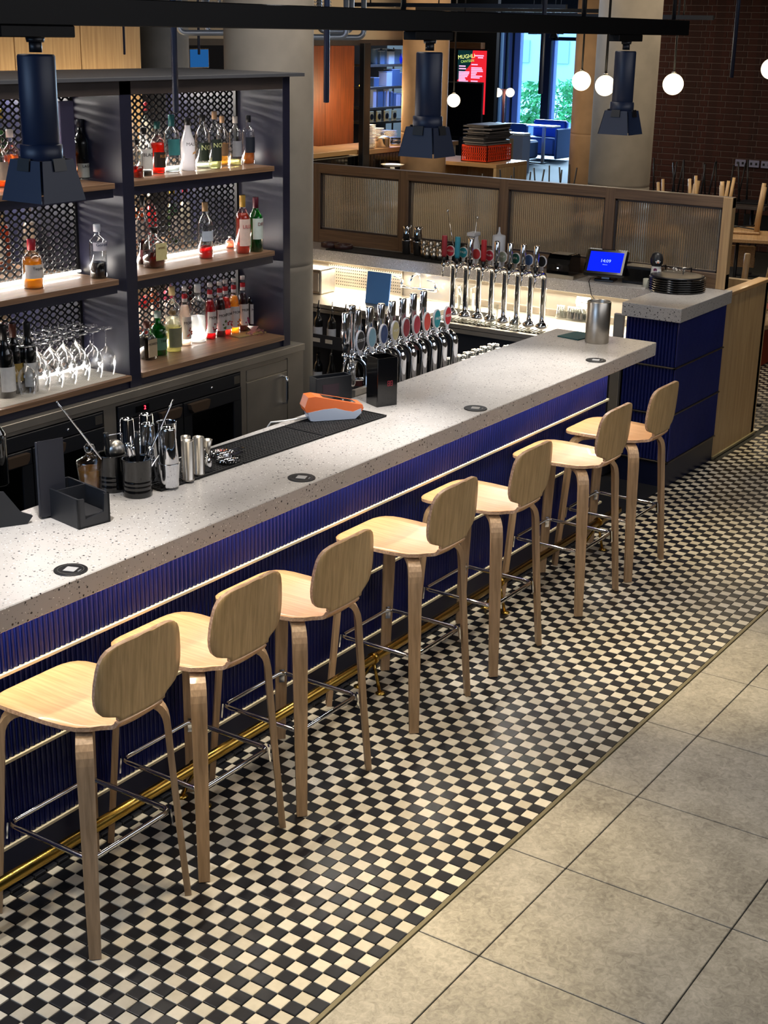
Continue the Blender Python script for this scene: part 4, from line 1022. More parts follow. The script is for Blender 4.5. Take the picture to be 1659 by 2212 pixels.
def beer_tap(label, x, y, z0, zt, d, badge_col, txt, hcol=None, hh=3.2, group='beer taps', bw=.68, bh=.78, side=0, tcol='#e8e8e4', boff=.75):
    t = thing('beer_tap', label, 'beer tap', (x, y, 0), 0, group)
    dx, dy = d; R = 1.0
    pts = [(0, 0, z0), (0, 0, zt - R)]
    for k in range(1, 7):
        a = math.radians(15 * k); pts.append((dx * (R - R * math.cos(a)), dy * (R - R * math.cos(a)), zt - R + R * math.sin(a)))
    pts.append((dx * (R + .5), dy * (R + .5), zt))
    M().tube(pts, .38, 12).build('column', CHROME, t)
    M().lathe([(.85, z0), (.82, z0 + .2), (.55, z0 + .55), (.4, z0 + .62)], 18).build('base_flange', CHROME, t)
    e = Vector((dx * (R + .5), dy * (R + .5), zt))
    m = M(); m.ball(e, .42, 12, 8); m.cyl(e, e + Vector((dx * .9, dy * .9, 0)), .26, n=10); m.ball(e + Vector((dx * .95, dy * .95, 0)), .36, 10, 6); m.build('tap_body', CHROME, t)
    f = e + Vector((dx * .95, dy * .95, 0))
    M().cyl(f + Vector((0, 0, -.1)), f + Vector((dx * .25, dy * .25, -1.5)), .16, .09, n=8).build('nozzle', CHROME, t)
    M().cyl(f + Vector((0, 0, .2)), f + Vector((0, 0, 1.0)), .2, .34, n=10).build('handle_collar', BLACK, t)
    if hh: M().lathe([(.3, 1.0), (.36, 1.3), (.36, hh + .9), (.3, hh + 1.0)], 12, (f.x, f.y, f.z)).build('handle', lbm(hcol) if hcol else CHROME, t)
    badge(t, (dx * .9 + (boff if dy else 0) * 0, dy * .9, zt + 1.55), 'Y' if dy else 'X', bw, bh, badge_col, txt, tcol)
    return t
# back row: eight tall taps on the steel drainer
TX, WZ = 105.8, 16.5
cols = [('#b5213a', 'HELLS', '#9a2a34'), ('#128a9a', 'PALE', '#2a8aa0'), ('#c43a3c', None, None), ('#b5213a', 'Madri', '#b02028'), ('#8f9c8c', 'HOP', None), ('#12584c', 'IPA', None), ('#3a5a8a', None, None), ('#18181c', None, None)]
labs = ['crimson round badge and crimson handle', 'teal badge and teal handle', 'plain coral red badge', 'red badge and red handle', 'pale green hop leaf badge', 'dark green badge', 'blue and white badge', 'black badge at the right end']
zt = at(985, 567, X=TX)[2]
for k in range(8):
    y = at(976 + (1170 - 976) * k / 7, 680 + 26 * k / 7, X=TX)[1]
    beer_tap('tall chrome beer tap of the back row with %s' % labs[k], TX, y, WZ, zt, (-1, 0), cols[k][0], cols[k][1], cols[k][2], hh=2.7, group='tall taps on the back drainer', bw=.66, bh=.72)
# near row along the service side of the bar
nb = [(980, '#b3202e', 'HELLS', 0, 'red HELLS-style oval badge and no handle, right end'), (956, '#15808a', 'PALE', 3.1, 'teal oval badge'), (934, '#c8463c', None, 3.1, 'large coral badge'), (912, '#a8283a', None, 2.9, 'pink-red layered badge'),
      (890, '#8a1c2c', None, 2.9, 'dark red badge edge-on'), (868, '#c2b684', 'HOP', 2.9, 'beige badge with green leaf'), (845, '#1c3c70', None, 2.9, 'deep blue badge'), (822, '#7aa6b8', None, 2.9, 'light blue badge'), (800, '#101014', 'STOUT', 2.9, 'black badge beside the tall black box')]
lb2 = ['near-row beer tap with %s' % q[4].replace('HELLS-style ', '') for q in nb]
for q, lab in zip(nb, lb2):
    x = at(q[0], 800, Y=30.9)[0] if q[0] > 850 else at(q[0], 822, Y=30.9)[0]
    x = at(980, 781, Y=30.9)[0] - (980 - q[0]) * (at(980, 781, Y=30.9)[0] - at(868, 826, Y=30.9)[0]) / 112
    beer_tap(lab, x, 30.9, 16.6, 24.0, (0, 1), q[1], q[2], hh=q[3], group='curved chrome taps behind the bar top', bw=.62, bh=.95, tcol='#e8e8e4')
x = at(757, 800, Y=33.5)[0]
t = thing('beer_tap', 'single chrome tap with slim chrome handle at the left of the near row', 'beer tap', (x, 33.4, 0), 0, 'curved chrome taps behind the bar top')
M().lathe([(.34, 23.2), (.36, 24), (.28, 25.5), (.3, 27.6), (.36, 28.3), (.3, 28.4)], 12).build('handle', CHROME, t); M().lathe([(.3, 21), (.42, 21.3), (.42, 22.6), (.3, 23.2)], 12).build('tap_body', CHROME, t)
M().cyl((0, 0, 21.6), (1.9, -1.5, 21.6), .16, n=8).build('arm', CHROME, t); M().cyl((0, 0, 16.6), (0, 0, 21), .2, n=8).build('column', BLACK, t)
# service well behind the bar: steel shelf, drip tray, upturned pint glasses
sw_ = thing('service_station', 'steel under-bar station with drip tray behind the bar counter', 'counter', (0, 0, 0))
M().box(30, 82.5, 29.95, 37.5, 15.9, 16.6, .04).build('worktop', STEEL, sw_); M().box(30, 82.5, 30.2, 37.2, .3, 15.9).build('body', BLACKM, sw_)
M().box(46, 50.5, 29.95, 30.35, 20.6, 21.95, .03).build('end_guard', STEEL, sw_)
m = M(); m.box(40, 78, 32.4, 35.6, 16.6, 16.66)
for k in range(60): m.box(40.2 + k * .63, 40.5 + k * .63, 32.5, 35.5, 16.66, 16.75)
m.build('drip_tray', STEEL, sw_)
def tumbler(label, x, y, z, h, r, group, up=False, mt=None):
    t = M(); P = [(r * .98, 0), (r, .05), (r * .82, h - .1), (r * .78, h), (.02, h), (.02, h - .12), (r * .74, h - .14), (r * .92, .06)]
    if up: P = [(a, h - b) for a, b in P][::-1]
    o = t.lathe(P, 16, caps=False).build('pint_glass', mt or GLASS, None, (x, y, z)); tag(o, label, 'glass', group); return o
pg = tumbler('upturned pint glass in the block of glasses behind the bar', 0, 0, 0, 3.2, .8, 'pint glasses behind the bar'); first = True
for r in range(3):
    for k in range(6):
        x = 79.5 - k * 1.75 - r * .3; y = 31.2 + r * 1.75
        loc = (x, y, 16.66)
        if first: pg.location = [c * U for c in loc]; first = False
        else: dup(pg, loc)
# ================================================================== FAR WORKTOP under the screen counter
fw = thing('sink_counter', 'lit stainless steel worktop with sink under the back counter', 'counter', (0, 0, 0))
M().box(100.3, 113, 30.8, 51.5, 15.9, 16.5, .04).build('drainer', STEELW, fw)
m = M(); m.box(100.3, 113, 58.5, 88, 15.9, 16.5); m.box(100.3, 102.2, 51.5, 58.5, 15.9, 16.5); m.box(109.5, 113, 51.5, 58.5, 15.9, 16.5); m.build('worktop', STEELW, fw)
m = M(); m.box(102.2, 109.5, 51.5, 58.5, 13, 13.1); m.box(102.0, 102.2, 51.5, 58.5, 13, 16.5); m.box(109.5, 109.7, 51.5, 58.5, 13, 15.9); m.box(102.2, 109.5, 51.3, 51.5, 13, 15.9); m.box(102.2, 109.5, 58.5, 58.7, 13, 15.9); m.build('sink_bowl', STEEL, fw)
M().box(101, 112.8, 30.8, 88, .3, 15.9).build('base', mat('dark_steel_front', '#24262c', .5, .3), fw)
M().box(100.3, 100.6, 30.8, 88, 15.4, 16.0).build('front_lip', STEELW, fw)
M().box(113, 113.2, 30.85, 88, 15.9, 20.4).build('splash_back', STEELW, fw)
M().box(112.7, 113, 30.85, 60, 17.3, 17.45).build('splash_ledge', STEELW, fw)
M().box(116, 117, 30.85, 88, 0, 20.4).build('screen_base', DARKWOOD, fw)
M().box(111.4, 111.8, 31, 88, 20.2, 20.38).build('led_strip', LEDW, fw)
dt = M().box(101.3, 103.4, 38.5, 57, 16.5, 16.56)
for k in range(32): dt.box(101.4, 103.3, 38.6 + k * .57, 38.85 + k * .57, 16.56, 16.66)
tag(dt.build('drip_tray', mat('dark_drip_slots', '#4c4a3c', .4, .8)), 'long slotted drip tray in front of the tall taps', 'tray')
# block-like glass rack edge, glasses and jug
for px, py, lab, h, r in [(1066, 707, 'tall thin upright glass on the drip tray', 2.9, .55), (1110, 712, 'short tumbler on the drip tray', 1.6, .7), (1040, 700, 'small glass ashtray dish on the drip tray', .5, .7)]:
    x, y, _ = at(px, py, Z=16.66); tumbler(lab, x, y, 16.68, h, r, 'glasses on the drip tray', True)
x, y, _ = at(993, 678, Z=16.5); t = thing('measuring_jug', 'clear plastic measuring jug between the tall taps', 'jug', (x + 1.5, y, 16.5)); M().lathe([(.9, 0), (.95, .1), (1.1, 3.3), (1.2, 3.5), (1.05, 3.45), (.85, .2)], 16, sq=[.9] * 6, caps=False).build('jug_body', GLASS, t); M().box(-.3, .3, -1.1, -1.05, .6, 2.6).build('scale_marks', lbm('#d8d8d4'), t)
pc = tumbler('upturned stemless glass in the cluster by the socket', 0, 0, 0, 1.7, .62, 'glasses by the wall socket'); first = True
for (px, py) in [(1264, 640), (1277, 646), (1292, 633), (1300, 645), (1312, 637), (1322, 650), (1334, 640), (1286, 652), (1310, 655)]:
    x, y, _ = at(px, py, Z=18.4); loc = (min(x, 112.2), y, 16.6)
    if first: pc.location = [c * U for c in loc]; first = False
    else: dup(pc, loc)
# socket, faucet, perforated panel, blue board
y = at(1262, 650, X=113)[1]; t = thing('wall_socket', 'white double socket plate with plug on the steel splashback', 'socket', (112.9, y, 18.9)); M().box(-.12, 0, -1.0, 1.0, -.7, .7, .04).build('plate', WHITE, t); M().box(-.8, -.12, .1, .8, -.3, .4, .08).build('plug', WHITE, t)
y = at(915, 630, X=113)[1]
t = thing('bridge_tap', 'chrome wall mounted bridge mixer tap over the sink', 'tap', (112.6, y, 17.9))
M().tube([(-.5, 3.0, 0), (-.5, -2.5, 0)], .2, 8).build('bridge', CHROME, t)
M().tube([(-.5, 0, 0), (-.5, 0, 1.3), (-.8, 0, 1.9), (-1.6, 0, 2.2), (-2.6, 0, 2.0), (-3.0, 0, 1.4)], .18, 8).build('spout', CHROME, t)
for s in (-2.5, 3.0):
    M().tube([(0, s, 0), (-.5, s, 0), (-.5, s, 1.0)], .26, 8).build('valve', CHROME, t); M().tube([(-.5, s, 1.0), (-.7, s + .2, 1.25), (-1.4, s + .9, 1.5)], .1, 6).build('lever', CHROME, t)
y0_, y1_ = at(870, 600, X=112.8)[1], at(712, 600, X=112.8)[1]
m = M(); m.box(112.6, 112.75, y0_, y1_, 16.5, 20.3); o = m.build('perforated_panel', STEELW); tag(o, 'perforated stainless panel behind the blue board', 'panel')
m = M()
for i in range(34):
    for j in range(8):
        yy = y0_ + .3 + i * (y1_ - y0_ - .6) / 33; m.box(112.56, 112.6, yy - .06, yy + .06, 16.9 + j * .44, 17.02 + j * .44)
m.build('perforations', BLACK, o, kind='stuff')
x, y, _ = at(805, 660, Z=16.5); t = M().box(-.12, .12, -1.9, 1.9, 0, 4.3, .05).build('chopping_board', mat('blue_plastic_board', '#4f8bd8', .5), None, (x + 1.0, y, 16.5), (0, math.radians(8), 0)); tag(t, 'sky blue chopping board leaning on the steel panel', 'board')
t = thing('paper_dispenser', 'brushed steel dispenser cabinet beside the concrete column', 'dispenser', (107.5, 79.5, 16.5)); M().box(-1.5, 2, -2, 2, 0, 3.4, .15).build('body', STEEL, t); M().box(-1.7, -1.5, -1.7, 1.7, .4, 3.0, .05).build('door', STEELW, t)
# speed rails with bottles, left of the near taps
sp = thing('speed_rail', 'two-tier dark steel bottle rail in front of the sink counter', 'rack', (0, 0, 0))
for z in (11.9, 5.8):
    M().box(96.4, 100.1, 55, 76, z - .2, z).build('tray', STEEL, sp); m = M(); m.box(96.2, 96.4, 55, 76, z - .2, z + 1.5); m.build('front_rail', mat('grey_steel_rail', '#4a4d55', .45, .6), sp)
    m = M()
    for k, yy in enumerate((58, 62, 65.5, 69, 71, 73.5)): m.box(96.12, 96.2, yy - .55, yy + .55, z + .5, z + 1.0)
    m.build('price_tags', PAPER, sp, kind='stuff')
for x in (96.3, 100.0):
    for yy in (55.1, 75.9): M().box(x - .1, x + .1, yy - .1, yy + .1, .1, 13.4).build('post', STEEL, sp)
gls = ['clear', 'dark', 'blue', 'clear', 'blue', 'brown']
for row, z in enumerate((11.92, 5.82)):
    for k in range(9):
        yy = 74.4 - k * 2.2; g = random.choice(gls) if row else ['clear', 'dark', 'clear', 'clear', 'blue', 'clear', 'dark', 'clear', 'blue'][k]
        b = bottle('%s glass bottle in the %s tier of the bottle rail, %s from the column' % (g, ('upper', 'lower')[row], ['first', 'second', 'third', 'fourth', 'fifth', 'sixth', 'seventh', 'eighth', 'ninth'][k]), 98.2, yy, z, 4.6, .82, kind=random.choice(['round', 'straight', 'taper']), glass=g, liq=None if g in ('dark', 'brown') else '#1a2030', level=.3, cap=None, lab=random.choice(['#c9ccd4', '#8a96b4', '#c9ccd4', '#5a3030']), lz=(.1, .45), rz=math.radians(-70), group='bottles in the rail')
        M().tube([(0, 0, 4.5), (0, 0, 4.8), (.1, 0, 5.6)], [.3, .12, .07], 8).build('pourer', BLACK if k % 2 else CHROME, b)
# ================================================================== ON THE BACK COUNTER (height 22)
BT = 22.0
def Q(px, py, z=BT): a = at(px, py, Z=z); return a[0], a[1]
t = M().box(110.5, 114.8, 58.5, 80, 0, .14, .04).build('bar_mat', RUBBER, None, (0, 0, BT)); tag(t, 'long black rubber mat on the back counter by the column', 'mat')
t = thing('glass_tray', 'grey steel tray with raised edge on the back counter', 'tray', (0, 0, BT)); M().box(110.3, 114.6, 41, 58.2, 0, .15).build('tray', STEEL, t); M().box(110.3, 110.45, 41, 58.2, .15, .5).build('tray_edge', STEEL, t)
for (px, lab) in [(878, 'first of two tall chrome shakers on the steel tray'), (902, 'second tall chrome shaker on the steel tray')]:
    x, y = Q(px, 548, BT); x = min(max(x, 111.3), 114); y = at(px, 548, X=x)[1]
    t = thing('cocktail_shaker', lab, 'shaker', (x, y, BT + .15), 0, 'shakers on the steel tray'); M().lathe([(.55, 0), (.7, 1.9), (.72, 1.95)], 16).build('base_tin', CHROME, t); M().lathe([(.66, 1.9), (.52, 3.4), (.68, 3.9)], 16).build('top_tin', CHROME, t)
i = 0
for py_, row in ((548, (915, 930, 944)), (552, (922, 937, 950))):
    for px in row:
        x = 112.2 if py_ == 552 else 113.4; y = at(px, py_, X=x)[1]; i += 1
        t = thing('steel_cup', 'stack of small dark steel cups beside the shakers, %s' % ['back row left', 'back row middle', 'back row right', 'front row left', 'front row middle', 'front row right'][i - 1], 'cup', (x, y, BT + .15), 0, 'steel cups on the tray')
        n = 3 if py_ == 548 else 2
        for q in range(n): M().lathe([(.36, 0), (.46, 1.0), (.42, 1.0), (.3, .1)], 14).build('cup', STEEL, t, (0, 0, q * .62))
x, y = Q(1022, 560, BT); y = at(1022, 560, X=113.4)[1]
t = thing('dish_jug', 'white plastic pourer bottle with a flared top behind the taps', 'jug', (113.4, y, BT + .15)); M().lathe([(.75, 0), (.8, .2), (.85, 2.4), (.6, 3.2), (.62, 3.6)], 16).build('body', mat('translucent_white', '#c8cad0', .5), t); M().box(-1.0, .8, -.6, .6, 3.6, 4.1, .1).build('spout', mat('translucent_white_top', '#c8cad0', .5), t)
y = at(1076, 560, X=113.6)[1]
t = thing('squeeze_bottle', 'tall white squeeze bottle with orange band and nozzle', 'bottle', (113.6, y, BT)); M().lathe([(.85, 0), (.88, .2), (.88, 4.0), (.8, 4.15), (.3, 4.25), (.14, 4.6), (.1, 5.2)], 18).build('body', mat('white_squeeze_plastic', '#c4c9d2', .45), t); M().lathe([(.9, 1.5), (.9, 1.85)], 18, caps=False).build('band', lbm('#b5421f'), t)
for (px, tx, ty, lab) in [(985, 967, 455, 'long bar spoon rising behind the teal tap'), (1018, 1031, 470, 'thin bar spoon leaning right behind the taps')]:
    y = at(px, 555, X=112.8)[1]; _, y2, z2 = at(tx, ty, X=112.8)
    o = M().tube([(112.8, y, BT + .3), (112.8, y2, z2)], .05, 6); o.ball((112.8, y2, z2), .2, 8, 6); tag(o.build('bar_spoon', CHROME), lab, 'spoon', 'spoons behind the taps')
y = at(985, 550, X=114.2)[1]; t = thing('tool_pot', 'low black pot holding bar spoons behind the taps', 'pot', (114.0, y, BT)); M().lathe([(1.3, 0), (1.4, .1), (1.4, 2.2), (1.3, 2.2), (1.25, .3)], 20).build('pot', BLACK, t)
for (px, lab, h) in [(714, 'roll of brown tape lying flat on the long mat', .55), (742, 'second flat roll of dark tape with plastic wrap', .5)]:
    y = at(px, 523, X=112.6)[1]
    o = M().lathe([(1.3, 0), (1.35, .05), (1.35, h), (1.3, h + .05), (.95, h), (.95, .05)], 24, caps=False).build('tape_roll', mat('brown_tape', '#3c2424', .4), None, (112.6, y, BT + .15)); tag(o, lab, 'tape', 'tape rolls on the long mat')
# till display
cx, cy = 113.0, at(1310, 612, X=113.0)[1]
t = thing('till_screen', 'black touch till showing 14:09 on a blue screen', 'till', (cx - .3, cy, BT), math.radians(-80))
M().box(-1.3, 1.3, -1.0, 1.0, 0, .35, .1).build('foot', BLACKG, t); M().box(-.5, .5, -.2, .5, .35, 2.2).build('stand', BLACKG, t)
tl = math.radians(-34); 
hd = M().box(-2.7, 2.7, -.3, .3, -1.9, 1.9, .25).build('display', BLACKG, t, (0, -.4, 2.3), (tl, 0, 0))
sc = M().box(-2.15, 2.15, -.33, -.29, -1.35, 1.35).build('screen', emis('blue_screen', '#0a1ef0', 1.15), hd)
text('14:09', .62, emis('screen_white', '#8fa8ff', 1.4), sc, (0, -.33, .1), name='clock_digits'); text('Welcome', .16, emis('screen_white_small', '#8fa8ff', 1.2), sc, (0, -.33, -.4), name='caption')
o = M().tube([(111.4, cy + 1.5, BT + .3), (110.3, cy + 1.2, BT + .1), (110.0, cy + .6, 20.5), (110.1, cy - .6, 19.2), (112.0, at(1262, 650, X=113)[1], 19)], .06, 6).build('till_cable', BLACK); tag(o, 'black cable hanging from the till to the socket', 'cable')
y = at(1215, 585, X=113)[1]
t = thing('receipt_printer', 'rounded black receipt printer left of the till', 'printer', (113.2, y, BT)); m = M(); m.prism([(-1.6, 0), (1.6, 0), (1.6, 2.4), (1.2, 2.75), (-.8, 2.75), (-1.4, 2.2), (-1.6, 1.5)], -1.6, 1.6, 'XZ'); m.build('body', BLACKG, t); M().box(-1.3, 1.0, -1.2, 1.2, 2.75, 2.8).build('paper_slot', BLACK, t); M().box(-1.63, -1.58, -.1, .1, 1.0, 1.15).build('light', emis('printer_led', '#e8f0ff', 3), t)
y = at(1385, 590, X=114)[1]; t = thing('cash_box', 'matt black box behind the dotted penguin figure', 'box', (114.0, y, BT)); M().box(-1.3, 1.4, -2.0, 2.0, 0, 2.2, .1).build('body', BLACKM, t); M().box(-1.35, -1.3, -1.8, 1.8, .3, 1.9).build('front', BLACKG, t)
x, y = Q(1415, 620); t = thing('penguin_figure', 'slim white penguin figure with coloured dots and black hood', 'figurine', (x + .6, y + .3, BT), math.radians(-55))
M().lathe([(.75, 0), (.8, .2), (.72, 1.2), (.62, 2.2), (.55, 2.6)], 18).build('body', WHITE, t)
M().lathe([(.56, 2.5), (.78, 2.9), (.8, 3.4), (.6, 4.0), (.2, 4.25)], 18).build('hood', BLACKM, t)
m = M(); m.ball((0, -.28, 3.15), .56, 14, 8); m.build('face', WHITE, t)
m = M(); m.ball((-.2, -.8, 3.3), .08, 6, 4); m.build('eye', BLACK, t); m = M(); m.ball((.2, -.8, 3.3), .08, 6, 4); m.build('eye', BLACK, t)
M().tube([(0, -.75, 3.05), (0, -1.0, 2.98)], [.16, .02], 6).build('beak', lbm('#d98a6a'), t)
for a, z, c in ((-.4, 2.1, '#7a2f5a'), (.35, 1.7, '#20509a'), (-.25, .6, '#1a6a62'), (.6, .8, '#7a2f5a'), (-.9, 1.4, '#20509a')):
    m = M(); R = .8 - .085 * z; m.lathe([(.02, .0), (.22, .0), (.22, .03)], 12); o = m.build('dot', lbm(c), t, (R * math.sin(a) * .97, -R * math.cos(a) * .97, z), (math.radians(90), 0, a))
x, y = Q(1408, 620); o = M().lathe([(.5, 0), (.5, 1.0), (.3, 1.0), (.3, 0)], 18, caps=False).build('receipt_roll', mat('white_till_roll', '#b4b4a4', .7), None, (x - .2, y + .6, BT)); tag(o, 'small white till roll standing on end', 'roll')
x, y = Q(1437, 625); m = M()
for k in range(40):
    c = (random.uniform(-.8, .8), random.uniform(-.5, .5), random.uniform(0, .6)); m.add([(c[0] + random.uniform(-.4, .4), c[1] + random.uniform(-.4, .4), max(0, c[2] + random.uniform(-.3, .3))) for _ in range(3)], [(0, 1, 2)])
o = m.build('crumpled_receipt', PAPER, None, (x, y + .4, BT + .02)); tag(o, 'crumpled white till receipts beside the round trays', 'paper')
x, y = Q(1507, 634); t = thing('tray_stack', 'stack of round black serving trays on the end counter', 'trays', (x + .6, y + 3.0, BT), 0)
for k in range(6): M().lathe([(3.2, 0), (3.45, .06), (3.5, .28), (3.42, .28), (3.3, .12), (.02, .1)], 40, caps=False).build('tray', BLACKG, t, (0, 0, k * .27))
M().lathe([(3.25, .1), (3.3, .2), (2.8, .25), (.02, .27)], 40, caps=False).build('tray', mat('worn_black_tray', '#1c1c20', .35), t, (0, 0, 6 * .27))
y = at(1455, 590, X=114)[1]; t = thing('drinks_caddy', 'black wire caddy with black and white patterned napkins', 'caddy', (114.2, y, BT)); M().box(-1.3, 1.3, -1.7, 1.7, 0, .1).build('base', BLACK, t)
m = M()
for s in (-1, 1):
    m.tube([(-1.3, s * 1.7, 0), (-1.3, s * 1.7, 2.4), (1.3, s * 1.7, 2.4), (1.3, s * 1.7, 0)], .08, 6)
m.tube([(-1.3, -1.7, 1.6), (-1.3, 1.7, 1.6)], .07, 6); m.build('wire_frame', BLACKM, t)
M().box(-1.0, 1.0, -1.4, 1.4, .1, 1.9, .1).build('container', BLACKM, t)
m = M()
for k in range(26):
    c = (random.uniform(-1, 1), random.uniform(-1.4, 1.4), 2.0 + random.uniform(0, .4)); m.add([(c[0] + random.uniform(-.25, .25), c[1] + random.uniform(-.25, .25), c[2] + random.uniform(-.1, .15)) for _ in range(3)], [(0, 1, 2)])
m.build('napkin_tips', PAPER, t, kind='stuff')
# ================================================================== FLUTED GLASS SCREEN
FG, nt_, pp = newmat('fluted_glass'); pp.inputs['Transmission Weight'].default_value = .9; pp.inputs['Roughness'].default_value = .07; pp.inputs['IOR'].default_value = 1.3; pp.inputs['Base Color'].default_value = (.9, .78, .62, 1)
scn = thing('glass_screen', 'oak framed screen with four ribbed glass panels on the back counter', 'screen', (0, 0, 0))
XS = 116.0; zt_, zb_ = 33.2, 22.0
yv = [at(p, q, X=XS)[1] for p, q in ((1577, 500), (1556, 500), (1325, 480), (1304, 480), (1095, 470), (1076, 470), (880, 450), (860, 440), (690, 430), (668, 430))]
ye = yv[0]
M().box(XS, XS + 1.2, ye, 90, zt_ - 1.3, zt_, .06).build('top_rail', SCREENW, scn)
M().box(XS, XS + 1.2, ye, 90, zb_, 23.9, .06).build('bottom_rail', SCREENW, scn)
for a, b in ((0, 1), (2, 3), (4, 5), (6, 7), (8, 9)):
    M().box(XS - .02, XS + 1.22, yv[a], yv[b], zb_, zt_ - .02, .05).build('post', SCREENV if a else OAK, scn)
for k in range(4):
    a, b = yv[2 * k + 1], yv[2 * k + 2]; n = int((b - a) / .3); m = M(); pr = []
    for i in range(n):
        u = a + (b - a) * i / n; s = (b - a) / n
        pr += [(u, 0), (u + s * .25, .085), (u + s * .5, .12), (u + s * .75, .085)]
    pr.append((b, 0)); vs = []
    for u, d in pr:
        for z in (23.9, zt_ - 1.3): vs.append((XS + .55 - d, u, z))
    K = len(pr)
    for u in (b, a):
        for z in (23.9, zt_ - 1.3): vs.append((XS + .7, u, z))
    fs = [(2 * i, 2 * i + 1, 2 * i + 3, 2 * i + 2) for i in range(K - 1)] + [(2 * K - 2, 2 * K - 1, 2 * K + 1, 2 * K), (2 * K, 2 * K + 1, 2 * K + 3, 2 * K + 2), (2 * K + 2, 2 * K + 3, 1, 0)]
    fs += [tuple([2 * i for i in range(K + 2)])[::-1], tuple([2 * i + 1 for i in range(K + 2)])]
    m.add(vs, fs); m.build('ribbed_glass', FG, scn)
    m = M(); m.box(XS + .3, XS + .9, a, a + .25, 23.9, zt_ - 1.3); m.box(XS + .3, XS + .9, b - .25, b, 23.9, zt_ - 1.3); m.box(XS + .3, XS + .9, a, b, 23.9, 24.15); m.box(XS + .3, XS + .9, a, b, zt_ - 1.55, zt_ - 1.3); m.build('bead', DARKWOOD, scn)
# ================================================================== TRACK AND SPOTLIGHTS OVER THE BAR
tr = thing('lighting_track', 'long black lighting track hung above the bar', 'track', (0, 0, 0))
M().box(-20, 89, 19.5, 20.5, 51.75, 53.2, .05).build('bar', TRACKB, tr)
for x in (-12, 37, 66, 86): M().cyl((x, 20, 53.2), (x, 20, 74), .2, n=8).build('drop_rod', BLACKM, tr)
def lamp(label, x, y):
    t = thing('track_spotlight', label, 'spotlight', (x, y, 0), 0, 'black track spotlights over the bar')
    M().box(-2.8, 2.4, -.55, .55, 51.15, 51.75, .05).build('adaptor', TRACKB, t)
    M().lathe([(.45, 50.9), (.5, 51.15)], 12).build('swivel', BLACKM, t); M().cyl((0, 0, 50.4), (0, 0, 50.95), .34, n=10).build('neck', BLACKM, t)
    M().lathe([(.95, 45.6), (.99, 45.65), (.99, 50.2), (.93, 50.3)], 28).build('barrel', LAMPBK, t)
    M().lathe([(1.08, 44.9), (1.12, 44.95), (1.12, 45.7), (.98, 45.75)], 28, caps=False).build('collar', LAMPBK, t)
    for s in range(4):
        m = M(); a = math.radians(90 * s); c, q = math.cos(a), math.sin(a)
        rot = lambda u, v, z: (u * c - v * q, u * q + v * c, z)
        vs = [rot(-1.12, -1.22, 44.95), rot(1.12, -1.22, 44.95), rot(1.52, -1.62, 42.8), rot(-1.52, -1.62, 42.8), rot(-1.07, -1.14, 44.95), rot(1.07, -1.14, 44.95), rot(1.45, -1.52, 42.8), rot(-1.45, -1.52, 42.8)]
        m.add(vs, [(3, 2, 1, 0), (4, 5, 6, 7), (0, 1, 5, 4), (2, 3, 7, 6), (1, 2, 6, 5), (3, 0, 4, 7)]); m.build('barn_door', LAMPBK, t)
        m = M(); vs = [rot(-.42, -1.3, 45.05), rot(.42, -1.3, 45.05), rot(.45, -1.42, 44.4), rot(-.45, -1.42, 44.4), rot(-.42, -1.2, 45.05), rot(.42, -1.2, 45.05), rot(.45, -1.32, 44.4), rot(-.45, -1.32, 44.4)]
        m.add(vs, [(3, 2, 1, 0), (4, 5, 6, 7), (0, 1, 5, 4), (2, 3, 7, 6), (1, 2, 6, 5), (3, 0, 4, 7)]); m.build('hinge', BLACK, t)
    return t
l0 = lamp('large black track spotlight nearest the camera at the upper left', *LAMPS[0])
dup(l0, (LAMPS[1][0], LAMPS[1][1], 0), 0, 'middle black track spotlight in front of the orange lit column'); dup(l0, (LAMPS[2][0], LAMPS[2][1], 0), 0, 'farthest black track spotlight in front of the grey column')
# hanging black tubes
for (px, py, D, r, lab) in [(380, 244, 128, .27, 'black tube pendant hanging in front of the bottle shelves'), (705, 222, 150, .3, 'black tube pendant in front of the orange kitchen panel'), (1167, 203, 240, .38, 'black tube pendant in front of the bright window'), (269, 118, 190, .15, 'thin black rod pendant in front of the timber wall'), (1580, 168, 225, .3, 'slim black tube pendant in front of the brick wall'), (430, 118, 230, .2, 'thin black rod pendant left of the near column')]:
    x, y, z = at(px, py, D=D); o = M().lathe([(r * .6, 0), (r, .05), (r, 74 - z)], 12).build('tube_pendant', LAMPBK, None, (x, y, z)); tag(o, lab, 'pendant', 'black tube pendants')
# ================================================================== BEHIND: timber wall, kitchen pass, dining room
yw = 112.0
tw = thing('timber_wall', 'warm oak panelled wall behind the bottle shelves', 'wall', (0, 0, 0))
xe = at(305, 100, Y=yw)[0]; xj = at(175, 100, Y=yw)[0]; pw = xe - xj
for k in range(5):
    b = xe - k * pw; M().box(b - pw + .12, b - .12, yw, yw + .6, 0, 74, .05).build('panel', OAKP, tw)
M().box(xe - 5 * pw, xe, yw + .6, yw + 3, 0, 74).build('backing', DARKWOOD, tw)
area((400, 190, 66), 60, 60, (.7, .82, 1.0), (0, math.radians(40), 0), 60)
area((178, 100, 72), 40, 40, (.6, .75, 1.0), (math.radians(20), 0, 0), 40)
area((xe - 35, yw - 7, 38), 70, 13, (1, .78, .5), (math.radians(110), 0, 0), 2.5)
YK = 178.0
wall('wall_kitchen', 95, 300, YK - 1, YK + 1, 48.8, 74, PLASTER)
M().box(95, 300, YK - 1.3, YK + 1, 47.4, 48.8).build('trim_kitchen', DARKWOOD, kind='structure')
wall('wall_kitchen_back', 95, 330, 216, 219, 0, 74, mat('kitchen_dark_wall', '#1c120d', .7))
zc = at(720, 326, Y=YK)[2]
